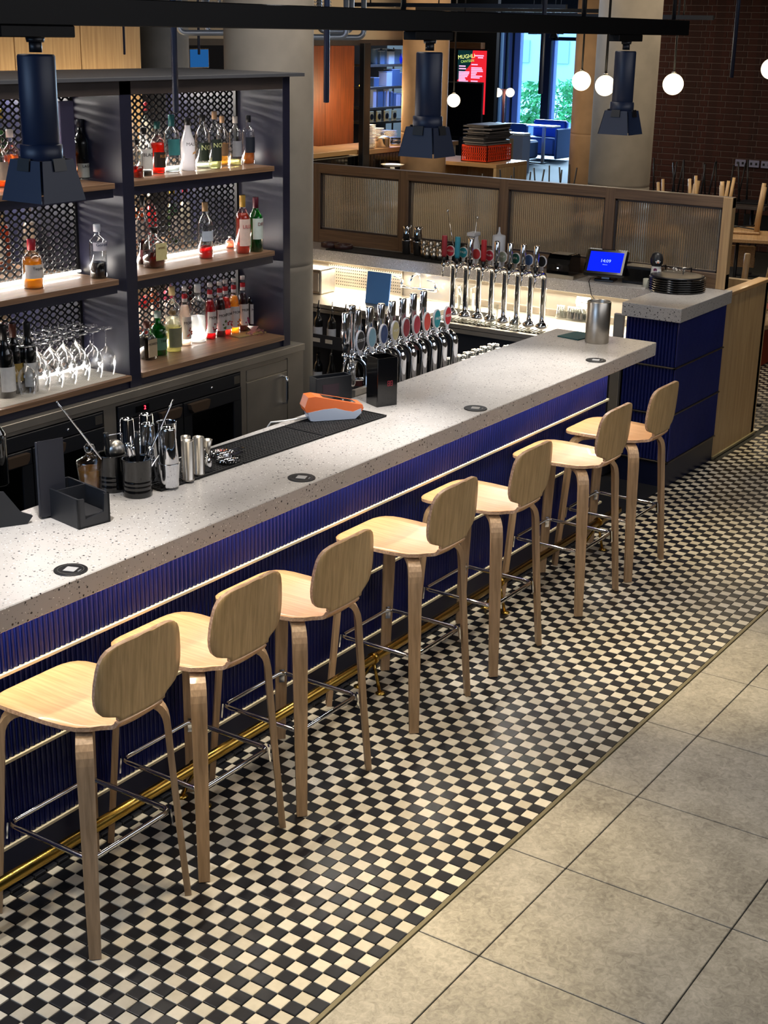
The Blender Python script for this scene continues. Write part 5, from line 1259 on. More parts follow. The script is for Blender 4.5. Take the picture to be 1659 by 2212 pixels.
xa, xb = at(676, 330, Y=YK)[0], at(900, 320, Y=YK)[0]; xp0, xp1 = at(762, 300, Y=YK)[0], at(776, 300, Y=YK)[0]
ps = thing('kitchen_pass', 'kitchen pass counter clad in black tiles with pale joints', 'counter', (0, 0, 0))
M().box(xa - 40, xp0, YK - 1.5, YK + 14, zc - 1.2, zc, .05).build('counter_top', mat('pale_stone_top', '#b08a5c', .45), ps)
M().box(xp1, xb + 20, YK - 1.5, YK + 14, zc - 1.6, zc - .4, .05).build('counter_top', mat('pale_stone_top_right', '#9a7c5c', .45), ps)
M().box(xa - 40, xb + 20, YK - .6, YK + 12, 0, zc - 1.6).build('base', mat('cream_joint', '#b8ae9a', .7), ps)
GT = mat('gloss_black_tile', '#08090b', .12, coat=.5)
gtm = mesh_of(M().box(-.68, .68, -.2, 0, -1.9, 1.9, .06), GT, 'tile')
for k in range(int((xb + 6 - xa + 4) / 1.5)):
    x = xa - 4 + .75 + k * 1.5
    if proj(x, YK, zc)[0] > 905: break
    for r in range(2): link('tile', gtm, ps, (x, YK - .6, zc - 3.7 - r * 3.95))
t = thing('steel_post', 'black square post standing at the kitchen pass', 'post', (0, 0, 0)); M().box(xp0, xp1, YK - 3.3, YK - 1.8, 0, 48, .1).build('post', BLACKM, t); M().box(xp0 - .4, xp1 + .4, YK - 3.5, YK - 1.6, 0, .4).build('base_plate', BLACKM, t)
# orange lit board under the heat lamps
yb_ = YK + 16; ax_, bx_ = at(676, 200, Y=yb_)[0], at(765, 200, Y=yb_)[0]
t = thing('timber_board', 'reddish timber board glowing under the orange heat lamps', 'panel', (0, 0, 0))
for k in range(2): M().box(ax_ - 8 + k * (bx_ - ax_ + 8) / 2 + .05, ax_ - 8 + (k + 1) * (bx_ - ax_ + 8) / 2 - .05, yb_, yb_ + .6, 0, 47, .05).build('board', wood('red_timber', '#4e250b', '#6c3611', 'Z', .5, 20), t)
spot((at(720, 185, Y=yb_ - 9)[0], yb_ - 9, 38), (at(725, 215, Y=yb_)[0], yb_, 30), 26, (1, .5, .12), 52, 1.0)
spot((at(684, 225, Y=yb_ - 4)[0], yb_ - 4, 30), (at(680, 230, Y=yb_)[0], yb_, 29), 5, (1, .62, .2), 90, 1.0)
x, y, z = at(781, 185, Y=YK + 4)
t = thing('heat_lamp', 'small glowing amber heat lamp bulb on a cord above the plates', 'lamp', (x, y, z)); M().ball((0, 0, 0), .62, 12, 8).build('bulb', emis('amber_bulb', '#ffb03a', 14), t); M().lathe([(.5, .4), (.3, 1.2), (.1, 1.4)], 12).build('lamp_holder', BLACK, t); M().cyl((0, 0, 1.3), (0, 0, 74 - z), .06, n=6).build('cord', BLACK, t)
l_ = bpy.data.lights.new('point_light', 'POINT'); l_.energy = 20; l_.color = (1, .72, .4); l_.shadow_soft_size = .05; lo_ = bpy.data.objects.new('point_light', l_); COL.objects.link(lo_); lo_.location = (x * U, (y - 1.0) * U, (z - 1.5) * U)
lo2 = lo_.copy(); COL.objects.link(lo2); lo2.location = (at(830, 200, Y=YK + 2)[0] * U, (YK + 2) * U, 34 * U)
# kitchen shelves
ysf = 206.0; s0x, s1x = at(798, 200, Y=ysf)[0], at(872, 200, Y=ysf)[0]
t = thing('kitchen_shelves', 'steel shelving unit in blue light behind the kitchen pass', 'shelving', (0, 0, 0))
SHZ = [at(830, p, Y=ysf)[2] for p in (139, 187, 231, 262)]
for z in SHZ: M().box(s0x, s1x + 6, ysf, ysf + 8, z - .7, z, .05).build('shelf', STEEL, t)
for x in (s0x, s1x + 6):
    for yy in (ysf + .2, ysf + 7.8): M().box(x - .2, x + .2, yy - .2, yy + .2, 0, 46).build('upright', STEEL, t)
area(((s0x + s1x) / 2, ysf - 8, 47), 10, 18, (.12, .3, 1.0), (math.radians(-20), 0, 0), 3)
area(((s0x + s1x) / 2, ysf - 4, 47), 16, 4, (.6, .8, 1.0), (math.radians(-30), 0, 0), 3)
PLB = mat('clear_plastic_tub', '#4f6a8c', .35); 
for k, (px, sh, w_, h_, kind) in enumerate([(806, 0, 1.1, 4.2, 'j'), (816, 0, 1.2, 3.6, 'b'), (826, 0, 1.1, 4.2, 'j'), (836, 0, 1.5, 3.4, 'b'), (850, 0, 1.9, 4.0, 'b'),
                                            (804, 1, 1.4, 2.4, 'b'), (832, 1, 1.5, 4.0, 'b'), (846, 1, 2.2, 4.6, 'b'), (860, 1, 1.5, 3.6, 'b'),
                                            (801, 2, .9, 5.2, 'b'), (813, 2, 1.5, 5.6, 'b'), (823, 2, .4, 4.2, 'b'), (830, 2, .4, 5.0, 'b'), (838, 2, .5, 4.0, 'b'), (845, 2, .5, 3.6, 'b'), (853, 2, 1.1, 3.4, 'b'), (862, 2, .5, 3.4, 'b')]):
    x = at(px, 200, Y=ysf + 2)[0]; lab = '%s container on the %s kitchen shelf, %s' % ('tall plastic' if kind == 'j' else 'translucent box', ['top', 'second', 'third'][sh], ['far left', 'left', 'left of centre', 'centre', 'right', 'far left', 'centre', 'right', 'far right', 'far left', 'left', 'thin one left of centre', 'thin bright one', 'slim one at centre', 'dark slim one', 'right of centre', 'far right'][k])
    q = thing('container', lab, 'container', (x, ysf + 2, SHZ[sh]), 0, 'containers on the kitchen shelves')
    if kind == 'j': M().lathe([(w_, 0), (w_ * 1.1, h_), (w_ * 1.2, h_ + .2)], 14).build('tub', PLB, q)
    else: M().box(-w_, w_, -1.5, 1.5, 0, h_, .12).build('tub', PLB if k % 3 else mat('white_tub', '#b4c4dc', .4), q)
    M().box(-w_ * 1.04, w_ * 1.04, -1.55, 1.55, h_, h_ + .25, .05).build('lid', mat('tub_lid', '#98a8c0', .4), q)
x = at(845, 130, Y=ysf + 2)[0]; o = M().lathe([(1.5, 0), (1.9, 1.4), (1.6, 3.0), (.6, 3.6)], 12, (0, 0, 0)).build('plastic_bag', mat('blue_bag', '#1a30e0', .4, emit='#1020ff', es=0), None, (x + 3.2, ysf + 2, SHZ[0])); tag(o, 'crumpled deep blue plastic bag on the top kitchen shelf', 'bag')
for k in range(4):
    x = at(803 + k * 16.5, 250, Y=ysf - 1)[0]; q = thing('wall_fan', 'square cream unit with round black opening, %s of four under the shelves' % ['first', 'second', 'third', 'last'][k], 'unit', (x, ysf - 1, SHZ[3] - .2 + 2.2 - 2.0), 0, 'square units under the shelves')
    m = M(); m.box(-1.15, 1.15, 0, .5, 0, 3.2, .1); m.build('frame', mat('olive_cream', '#a8a070', .5), q); m = M(); m.lathe([(.85, 0), (.85, .1)], 16); m.build('opening', BLACK, q, (0, 0, 1.6), (math.radians(90), 0, 0))
# crockery on the pass
zr = zc - .4
def on_pass(px, dy=3): return at(px, 310, Y=YK + dy)[0]
for (px, dy, n, r, lab) in [(795, 1.5, 16, 2.0, 'tall stack of cream plates on the kitchen pass'), (812, 6, 12, 2.2, 'stack of cream plates behind the pot'), (838, 8, 9, 2.4, 'low stack of bowls at the back of the pass')]:
    q = thing('plate_stack', lab, 'plates', (on_pass(px, dy), YK + dy, zr), 0, 'plate stacks on the pass')
    me_ = mesh_of(M().lathe([(r * .6, 0), (r, .26), (r * 1.02, .34), (r * .62, .12)], 22, caps=False), WHITE, 'plate')
    for k in range(n): link('plate', me_, q, (random.uniform(-.08, .08), random.uniform(-.08, .08), k * .38))
q = thing('pot', 'steel cooking pot with lid and ladle on the kitchen pass', 'pot', (on_pass(828, 0.5), YK + .9, zr)); M().lathe([(2.0, 0), (2.2, .2), (2.25, 2.3), (2.35, 2.4)], 26).build('pot_body', CHROME, q); M().lathe([(2.3, 2.4), (2.0, 2.7), (.3, 3.1)], 26).build('lid', STEEL, q)
M().tube([(-2.3, 0, 2.0), (-2.9, 0, 2.1), (-2.9, 0, 1.8), (-2.3, 0, 1.7)], .12, 6).build('handle', STEEL, q); M().tube([(-.4, 0, 3.1), (-.4, 0, 3.7), (.4, 0, 3.7), (.4, 0, 3.1)], .12, 6).build('lid_handle', BLACK, q)
q = thing('pan_pile', 'pile of black handled pans at the right end of the pass', 'pans', (on_pass(856, 2), YK + 2.5, zr))
for k in range(4): M().lathe([(1.4, 0), (1.9, .5), (1.8, .5), (1.3, .1)], 18, caps=False).build('pan', (CHROME, BLACKM)[k % 2], q, (.2 * k, 0, k * .5))
M().box(-2.6, -.6, -.25, .05, 1.6, 2.0, .05).build('handle', BLACKM, q, (0, 0, 0), (0, math.radians(-30), 0))
q = thing('white_dish', 'shallow white dish in front of the tiled pass', 'dish', (at(848, 357, Y=YK - 8)[0], YK - 8, at(848, 359, Y=YK - 8)[2])); M().lathe([(2.4, 0), (3.0, .4), (3.1, .5), (2.2, .15)], 26, caps=False).build('dish', WHITE, q)
M().lathe([(1.2, -1.2), (.6, -.6), (.6, 0)], 14).build('foot', WHITE, q); dz = at(848, 359, Y=YK - 8)[2] - 1.2
q2 = thing('side_table', 'dark side table under the white dish', 'table', (at(848, 357, Y=YK - 8)[0], YK - 8, 0)); M().lathe([(3.4, dz - .5), (3.4, dz)], 24).build('table_top', DARKWOOD, q2); M().cyl((0, 0, .3), (0, 0, dz - .5), .3).build('leg', BLACKM, q2); M().lathe([(2, 0), (2, .3)], 20).build('base', BLACKM, q2)
# blue monitor behind the opening
x, y, z = at(432, 126, Y=205); q = thing('monitor', 'dim blue screen seen through the opening left of the column', 'screen', (x, 205, z)); M().box(-4, 3.5, 0, .6, -2.4, 2.4, .1).build('frame', BLACK, q); M().box(-3.7, 3.2, -.05, 0, -2.1, 2.1).build('panel', emis('dim_blue', '#1c4f86', .8), q)
M().box(-1, 1, .1, .5, -z, -2.4).build('stand', BLACK, q)
# ---- low wooden cabinet with orange crate
cx0, cy0, _ = at(1072, 356, Z=18); cy1 = at(902, 337, X=cx0)[1]; cx1 = at(1139, 344, Y=cy0)[0]
q = thing('low_cabinet', 'low oak cabinet with open shelves behind the glass screen', 'cabinet', (0, 0, 0))
M().box(cx0, cx1, cy0, cy1, 17, 18, .06).build('top', OAKY, q); M().box(cx0, cx1, cy0, cy0 + .8, 0, 17).build('side', OAKP, q); M().box(cx0, cx1, cy1 - .8, cy1, 0, 17).build('side', OAKP, q)
M().box(cx1 - .6, cx1, cy0 + .8, cy1 - .8, 0, 17).build('back', OAKP, q); M().box(cx0 + .3, cx1 - .6, cy0 + .8, cy1 - .8, 8, 8.7).build('shelf', OAKY, q); M().box(cx0 + .2, cx1 - .6, (cy0 + cy1) / 2 + 6, (cy0 + cy1) / 2 + 6.7, 0, 17).build('divider', OAKP, q)
px_, py_, _ = at(1053, 352, Z=18); L1 = at(997, 345, X=px_)[1] - py_; L2 = at(1105, 345, Y=py_)[0] - px_
q = thing('plastic_crate', 'bright orange plastic crate standing on the oak cabinet', 'crate', (px_, py_ + .2, 18)); ORG = mat('orange_crate', '#e0401a', .45)
H_ = 4.4
def crate_side(name, along, x, y, L):
    m = M()
    def bar(u0, u1, z0, z1):
        if along == 'Y': m.box(x, x + .2, y + u0, y + u1, z0, z1)
        else: m.box(x + u0, x + u1, y, y + .2, z0, z1)
    bar(0, L, 0, .5); bar(0, L, H_ - .5, H_); n = 12
    for k in range(n + 1): bar(k * (L - .3) / n, k * (L - .3) / n + .3, .5, H_ - .5)
    for z in (1.3, 2.1): bar(0, L, z, z + .25)
    bar(0, L * .3, 2.9, 3.1); bar(L * .7, L, 2.9, 3.1)
    m.build(name, ORG, q)
crate_side('side', 'Y', 0, 0, L1); crate_side('side', 'Y', L2 - .2, 0, L1); crate_side('end', 'X', 0, 0, L2); crate_side('end', 'X', 0, L1 - .2, L2); M().box(0, L2, 0, L1, 0, .2).build('base', ORG, q)
M().box(1, L2 - 1, 1, L1 - 1, .2, 3.6).build('contents', mat('grey_contents', '#3c3c34', .7), q)
z = 18 + H_
for k in range(12):
    h_ = random.choice([.35, .5, .6]); dx_, dy_ = random.uniform(-.8, .8), random.uniform(-.7, .9)
    q = thing('menu_folder', 'black folder in the pile on the orange crate, %s from the bottom' % ['first', 'second', 'third', 'fourth', 'fifth', 'sixth', 'seventh', 'eighth', 'ninth', 'tenth', 'eleventh', 'topmost, twelfth'][k], 'folder', (px_ + L2 / 2 + dx_, py_ + L1 / 2 + dy_, z), random.uniform(-.12, .12), 'black folders on the crate')
    a_, b_ = L2 / 2 - .3, L1 / 2 - .6; M().box(-a_, a_, -b_, b_, 0, .1).build('cover', BLACKM, q); M().box(-a_ + .2, a_ - .2, -b_ + .1, b_ - .1, .1, h_ - .1).build('pages', mat('grey_pages', '#77757a', .7), q); M().box(-a_, a_, -b_, b_, h_ - .1, h_).build('cover', BLACKM, q)
    z += h_ + .01
# ---- menu screen on a black wall
XM = 400.0
y0m, y1m = at(1068, 200, X=XM)[1], at(964, 200, X=XM)[1]
wall('wall_screen', XM, XM + 2, y0m, y1m, 0, 74, DARKP)
a = at(990, 108, X=XM - .6); b = at(1052, 248, X=XM - .6); c = at(1052, 111, X=XM - .6)
W_ = a[1] - c[1]; Hm = a[2] - b[2]
q = thing('menu_screen', 'bright red digital menu board on the black wall', 'menu board', (XM - .6, (a[1] + c[1]) / 2, (a[2] + b[2]) / 2), math.radians(-90))
M().box(-W_ / 2 - .4, W_ / 2 + .4, 0, .6, -Hm / 2 - .4, Hm / 2 + .4, .1).build('frame', BLACK, q)
scr = M().box(-W_ / 2, W_ / 2, -.05, 0, -Hm / 2, Hm / 2).build('panel', emis('menu_red', '#d0202c', .95), q)
m = M(); m.add([(-W_ / 2, -.07, Hm / 2), (-W_ / 2, -.07, Hm * .02), (-W_ * .05, -.07, Hm * .28), (W_ * .02, -.07, Hm / 2)], [(0, 1, 2, 3)]); m.build('green_corner', emis('menu_green', '#0c2a2c', .8), scr)
ME = emis('menu_lettering', '#ffb8e0', .9); 
text('MUGHLI', 1.9, emis('menu_yellow', '#e8f08a', 1.0), scr, (-W_ * .2, -.1, Hm * .4), (0, math.radians(-6), 0)); text('CANTEEN', 1.2, emis('menu_lime', '#a8d060', 1.0), scr, (-W_ * .16, -.1, Hm * .33), (0, math.radians(-6), 0))
m = M()
for (u0, u1, v) in [(.08, .4, .42), (.2, .38, .39)] + [(-.45, -.22, .25), (-.45, -.2, .21)] + [(-.45, -.45 + random.uniform(.2, .4), .16 - .024 * k) for k in range(8)] + [(-.02, .2, .28)] + [(-.02, -.02 + random.uniform(.15, .42), .23 - .026 * k) for k in range(7)] + [(-.02, .22, .02)] + [(-.02, -.02 + random.uniform(.2, .4), -.03 - .03 * k) for k in range(6)]:
    m.box(W_ * u0, W_ * u1, -.09, -.06, Hm * v - .2, Hm * v + .2)
m.build('menu_lines', ME, scr, kind='stuff')
q = M().box(XM - 4, XM - 1, at(1042, 98, X=XM - 3)[1], at(966, 98, X=XM - 3)[1], at(1000, 105, X=XM - 3)[2], at(1000, 91, X=XM - 3)[2], .1).build('timber_beam', wood('dim_timber', '#6a4a30', '#8a6444', 'Y'), None); tag(q, 'brown timber beam across the black wall above the menu', 'beam')
XD = 372.0; a = at(964, 178, X=XD); b = at(1038, 285, X=XD)
q = thing('dark_panel', 'large black glass display panel with pale frame before the red menu', 'screen', (0, 0, 0)); M().box(XD, XD + 1, b[1], a[1], b[2] - 2, a[2], .1).build('panel', BLACKG, q)
m = M(); m.box(XD - .1, XD + .1, b[1] - .5, a[1], a[2], a[2] + .5); m.build('frame_top', STEEL, q); M().box(XD - .1, XD + .1, b[1] - .5, b[1], b[2] - 2, a[2]).build('frame_side', STEEL, q); M().box(XD, XD + 1, (a[1] + b[1]) / 2 - 1, (a[1] + b[1]) / 2 + 1, 0, b[2] - 2).build('leg', BLACKM, q)
# ---- window wall and the street
XW = 545.0
yw0, yw1 = at(1246, 200, X=XW)[1] - 60, at(1060, 200, X=XW)[1] + 8
zt2 = at(1150, 40, X=XW)[2]; zb2 = at(1220, 316, X=XW)[2]
wall('wall_window', XW, XW + 6, yw1, 330, 0, 74, DARKP); wall('wall_window_head', XW, XW + 6, yw0, yw1, zt2, 74, DARKP); wall('wall_window_side', XW, XW + 6, -120, yw0, 0, 74, DARKP)
wn = M().box(XW + 1, XW + 4, yw0, yw1, max(.2, zb2 - 2.0), max(1.6, zb2)).build('window_1', mat('window_sill_dark', '#1d2c48', .4), kind='structure')
FRL = mat('blue_grey_frame', '#7688b8', .5); FRD = mat('dark_window_frame', '#0c1222', .4)
for i, (px, w_, mt) in enumerate([(1066, 9, FRL), (1076, 5, FRD), (1086, 5, FRL), (1091, 4, FRD), (1099, 8, FRL), (1105, 3, FRD), (1113, 14, FRL), (1178, 18, FRD), (1191, 5, FRL)]):
    yc = at(px, 200, X=XW)[1]; h_ = w_ / FPX * 640 / 2
    M().box(XW + (0 if mt == FRL else -.6), XW + 3, yc - h_, yc + h_, 1.0, zt2).build('mullion', mt, wn)
ya, yb2 = at(1187, 84, X=XW)[1], yw0
M().box(XW, XW + 2, yb2, ya, at(1220, 88, X=XW)[2], at(1220, 80, X=XW)[2]).build('transom', FRD, wn)
GW = thin('window_pane_glass', (.9, .95, 1.0), k=.08)
for a, b in ((1120, 1169), (1194, 1300)): M().box(XW + 1.4, XW + 1.6, at(b, 200, X=XW)[1], at(a, 200, X=XW)[1], 1.5, zt2).build('pane', GW, wn)
area((XW - 6, at(1190, 250, X=XW)[1], 30), 40, 900, (.5, .75, 1.0), (0, math.radians(90), 0), 40)
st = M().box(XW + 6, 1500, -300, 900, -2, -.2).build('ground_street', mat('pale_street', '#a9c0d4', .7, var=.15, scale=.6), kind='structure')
kb = M()
for X in (700, 735, 860, 1000): kb.box(X, X + 3, -300, 900, -.2, .6)
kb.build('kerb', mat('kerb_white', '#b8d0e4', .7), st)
def hedge(label, px0, px1, pyb, pyt, X):
    y0, y1 = at(px1, pyb, X=X)[1], at(px0, pyb, X=X)[1]; zb = -.2; zt3 = at(px0, pyt, X=X)[2]
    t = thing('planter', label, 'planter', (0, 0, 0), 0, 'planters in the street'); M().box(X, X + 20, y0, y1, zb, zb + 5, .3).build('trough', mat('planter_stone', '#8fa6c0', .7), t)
    m = M()
    for k in range(900):
        c = Vector((random.uniform(X, X + 18), random.uniform(y0, y1), random.uniform(zb + 4, zt3) if random.random() < .8 else zb + 5)); d = [Vector((random.uniform(-2, 2), random.uniform(-2, 2), random.uniform(-1.8, 1.8))) for _ in range(3)]
        m.add([tuple(c + e) for e in d], [(0, 1, 2)])
    m.build('foliage', mat('leaf_green', '#4fae62', .6, var=.3, scale=2), t, kind='stuff')
hedge('planter of bright green shrubs outside the left window pane', 1110, 1168, 250, 178, 620); hedge('planter of green shrubs outside the right window pane', 1192, 1245, 240, 175, 665)
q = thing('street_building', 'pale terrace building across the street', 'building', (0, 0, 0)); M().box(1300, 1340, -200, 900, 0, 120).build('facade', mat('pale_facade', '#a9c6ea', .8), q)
for k in range(14):
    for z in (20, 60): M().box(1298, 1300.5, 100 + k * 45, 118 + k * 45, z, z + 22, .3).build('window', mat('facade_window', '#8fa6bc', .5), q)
x, y, _ = at(1222, 160, X=720); q = thing('parked_bicycle', 'dark bicycle parked in the street outside the right pane', 'bicycle', (720, y, -.2))
for s in (-5, 5): M().tube([(0, s + 3.2 * math.cos(a * math.pi / 8), 3.4 + 3.2 * math.sin(a * math.pi / 8)) for a in range(16)], .25, 6, closed=True).build('wheel', BLACK, q)
M().tube([(0, -5, 3.4), (0, -2, 9), (0, 4, 9.5), (0, 5, 3.4)], .3, 6).build('frame', mat('bike_frame', '#20304a', .4), q); M().tube([(0, 4, 9.5), (0, 4.4, 11.5), (0, 2.8, 12)], .25, 6).build('handlebar', BLACK, q); M().box(-.6, .6, -3.4, -1, 10, 10.6, .2).build('saddle', BLACK, q)
x, y, _ = at(1125, 120, X=700); q = thing('street_post', 'striped white post in the street at the left pane', 'post', (700, y, -.2)); M().cyl((0, 0, 0), (0, 0, 40), .6).build('pole', lbm('#d8e4f0'), q)
for k in range(6): M().lathe([(.75, 26 + k * 2), (.75, 27 + k * 2)], 12).build('stripe', lbm('#28406a'), q)
for k, (px, py) in enumerate([(1166, 60), (1196, 68), (1208, 60), (1150, 60)]):
    x, y, z = at(px, py + 14, D=455 + 14 * k); q = thing('black_pendant', 'small black bell pendant lamp before the window, %s' % ['second from the left', 'third, the lowest', 'rightmost', 'leftmost'][k], 'pendant', (x, y, z), 0, 'black bell pendants'); M().lathe([(1.5, 0), (1.4, .3), (.5, 2.2), (.3, 3.2), (.1, 3.4)], 16).build('shade', BLACKM, q); M().cyl((0, 0, 3.3), (0, 0, 74 - z), .1, n=6).build('cord', BLACK, q)
# ---- booths and tables by the window
BF = mat('blue_booth_vinyl', '#2a64e0', .6); BF2 = mat('blue_grey_seat', '#3a588c', .7)
def booth(label, px0, px1, py0, py1, X):
    a = at(px0, py0, X=X); b = at(px1, py1, X=X); q = thing('booth_seat', label, 'booth', (0, 0, 0), 0, 'blue booth seats')
    y0, y1 = b[1], a[1]; zt4 = a[2]
    m = M(); m.box(X, X + 3, y0, y1, 1, zt4, .8); m.build('back', BF, q)
    m = M(); m.box(X + 3, X + 13, y0 + .4, y1 - .4, 2, 9.2, .8); m.build('seat', BF2, q)
    for yy in (y0 + 1, y1 - 1): M().cyl((X + 4, yy, 0), (X + 4, yy, 1.2), .3, n=8).build('foot', BLACK, q)
booth('blue booth bench with high plain back behind the orange crate', 1062, 1132, 264, 350, 470)
a = at(1132, 262, X=497); b = at(1200, 345, X=497)
q = thing('booth_seat', 'second blue booth bench beyond the small table', 'booth', (0, 0, 0), 0, 'blue booth seats'); M().box(505, 508, b[1], a[1], 1, at(1160, 258, X=505)[2], .8).build('back', BF, q); M().box(495, 505, b[1], a[1], 2, 9.2, .8).build('seat', BF2, q); M().box(495, 508, b[1] - 1.2, b[1], .8, 13, .4).build('side_panel', BF2, q)
x, y, _ = at(1160, 270, Z=15); q = thing('cafe_table', 'small pale table between the blue booths', 'table', (x, y, 0)); M().box(-4, 4, -9, 8, 14.4, 15, .2).build('table_top', WHITE, q); M().box(-.5, .5, -4, -2.8, 0, 14.4).build('leg', mat('pale_leg', '#b0a498', .6), q); M().box(-3, 3, -5, 3, 0, .3).build('foot', BLACKM, q)
x, y, _ = at(1095, 245, D=560); q = thing('side_unit', 'pale sideboard with oak door under the twin globe lamp', 'cabinet', (x, y, 0)); M().box(-3, 3, -9, 9, 14, 15, .2).build('top', WHITE, q); M().box(-3, 3, -9, 9, 0, 14).build('body', mat('pale_body', '#a0a4b4', .6), q); M().box(-3.2, -3, -5, 4, 1, 13).build('door', OAK, q)
x, y, z = at(1089, 198, D=558); q = thing('twin_globe_lamp', 'pinkish lamp stand with two small glowing globes', 'lamp', (x, y, 0)); M().tube([(0, 0, 15), (0, 0, z + .5)], .5, 8).build('stand', mat('pink_metal', '#b06a70', .4), q)
for px in (1075.5, 1102): _, yy, zz = at(px, 200, X=x); M().ball((0, yy - y, zz), 1.65, 16, 10).build('globe', GLOBE, q)
M().tube([(0, at(1075, 200, X=x)[1] - y, z + .8), (0, at(1102, 200, X=x)[1] - y, z + .8)], .2, 6).build('arm', mat('pink_arm', '#b06a70', .4), q)
# ---- globe pendants
for px, py, r, lab in [(1256, 175, 19.3, 'opal globe pendant in front of the brown column'), (1307, 185, 20.5, 'opal globe pendant between the columns and the third spotlight'), (1454, 182, 21, 'opal globe pendant in front of the brick wall'), (980, 217, 13.6, 'small opal globe before the dark panel'), (1666, 149, 20, 'opal globe cut by the right edge of the photo')]:
    D = 2.0 * FPX / r if r > 15 else 2.0 * FPX / r * .8
    if px == 1307: D = 235
    R = r / FPX * D; x, y, z = at(px, py, D=D)
    q = thing('globe_pendant', lab, 'pendant', (x, y, z), 0, 'opal globe pendants'); M().ball((0, 0, 0), R, 28, 18).build('globe', GLOBE, q); M().lathe([(.45, R * .97), (.45, R * 1.1), (.2, R * 1.2)], 12).build('cap', STEEL, q); M().cyl((0, 0, R), (0, 0, 74 - z), .2, n=8).build('rod', BLACKM, q)
    l3 = bpy.data.lights.new('globe_light', 'POINT'); l3.energy = 9; l3.color = (1, .84, .58); l3.shadow_soft_size = R * U * 1.02; l3o = bpy.data.objects.new('globe_light', l3); COL.objects.link(l3o); l3o.location = (x * U, y * U, (z - R - .6) * U)
# ---- sockets on the brick wall
for k, px in enumerate((1600, 1629, 1656)):
    _, y, z = at(px, 352 + k * 2, X=299.5); q = thing('wall_socket', 'double socket on the brick wall, %s' % ['leftmost', 'middle one', 'cut by the right edge'][k], 'socket', (299.5, y, z), 0, 'sockets on the brick wall')
    M().box(-.3, .1, -1.35, 1.35, -.85, .85, .05).build('plate', mat('grey_socket', '#8a8aa8', .4), q)
    for s in (-.65, .65): M().box(-.36, -.3, s - .25, s + .25, -.3, .3).build('outlet', BLACK, q)
# ---- tables with upturned chairs
def table(label, x, y, sx, sy, z=14.6, mt=None):
    q = thing('dining_table', label, 'table', (x, y, 0), 0, 'dining tables'); M().box(-sx, sx, -sy, sy, z - .7, z, .08).build('table_top', mt or OAKY, q); M().cyl((0, 0, .3), (0, 0, z - .7), .35).build('leg', BLACKM, q); M().box(-sx * .7, sx * .7, -.4, .4, 0, .3, .05).build('base', BLACKM, q); M().box(-.4, .4, -sy * .6, sy * .6, 0, .3, .05).build('base', BLACKM, q)
def oak_chair(label, x, y, z, rz, L=9.0, lr=.42):
    q = thing('dining_chair', label, 'chair', (x, y, z), rz, 'upturned oak chairs')
    M().box(-4, 4, -4, 4, 0, .5, .15).build('seat', OAKY, q); M().box(-3.7, 3.7, 3.9, 4.3, -7.5, -3.2, .15).build('backrest', OAKY, q)
    for sx in (-1, 1):
        M().tube([(sx * 3.4, 4.1, .3), (sx * 3.6, 4.1, -5.5)], .16, 6).build('back_post', BLACKM, q)
        for sy in (-1, 1): M().tube([(sx * 3.3, sy * 3.3, .4), (sx * 4.0, sy * 4.0, L)], [lr, lr * .8], 10).build('leg', OAK, q)
    M().tube([(-3.3, -3.3, .9), (3.3, 3.3, .9)], .15, 6).build('brace', BLACKM, q); M().tube([(3.3, -3.3, .9), (-3.3, 3.3, .9)], .15, 6).build('brace', BLACKM, q)
def metal_chair(label, x, y, z, rz, L=9.0, grp='upturned black metal chairs'):
    q = thing('metal_chair', label, 'chair', (x, y, z), rz, grp)
    M().box(-3.6, 3.6, -3.6, 3.6, 0, .3, .1).build('seat', OAKY if 'oak' in label else BLACKM, q); M().box(-3.4, 3.4, 3.4, 3.7, -7, -3, .1).build('backrest', BLACKM, q)
    for sx in (-1, 1):
        M().tube([(sx * 3.2, 3.5, .2), (sx * 3.2, 3.6, -5)], .15, 6).build('back_post', BLACKM, q)
        for sy in (-1, 1): M().tube([(sx * 3.0, sy * 3.0, .2), (sx * 3.8, sy * 3.8, L)], .2, 6).build('leg', BLACKM, q)
T = 14.6
def on_table(kind, lab, tlab, x, y, z, rz, sx, sy, mt=None, **kw):
    """upturned chair with its back hanging over the table edge"""
    kind(lab, x, y, z, rz, **kw)
    dx, dy = math.sin(rz) * (sy - 3.2), -math.cos(rz) * (sy - 3.2)
    q = thing('dining_table', tlab, 'table', (x + dx, y + dy, 0), rz, 'dining tables'); z -= .05
    M().box(-sx, sx, -sy, sy, z - .7, z, .08).build('table_top', mt or OAKY, q); M().cyl((0, 0, .3), (0, 0, z - .7), .35).build('leg', BLACKM, q); M().box(-sx * .7, sx * .7, -.4, .4, 0, .3, .05).build('foot', BLACKM, q); M().box(-.4, .4, -sy * .6, sy * .6, 0, .3, .05).build('foot', BLACKM, q)
on_table(oak_chair, 'upturned oak legged chair in full view right of the screen', 'oak table carrying the fully visible upturned chair', 218, at(1606, 392, X=218)[1], 15.6, .35 + math.pi / 2 * 3, 7, 7, lr=.5)
a = at(1595, 548, Z=22.5); b = at(1631, 541, Z=22.5); yy = (a[1] + b[1]) / 2
on_table(oak_chair, 'nearest upturned oak chair, two thick legs above the oak partition', 'oak table just behind the oak partition', (a[0] + b[0]) / 2 + 3.0, yy + 2.6, 13.2, math.atan2(b[1] - a[1], b[0] - a[0]), 6, 6, L=9.3, lr=.52)
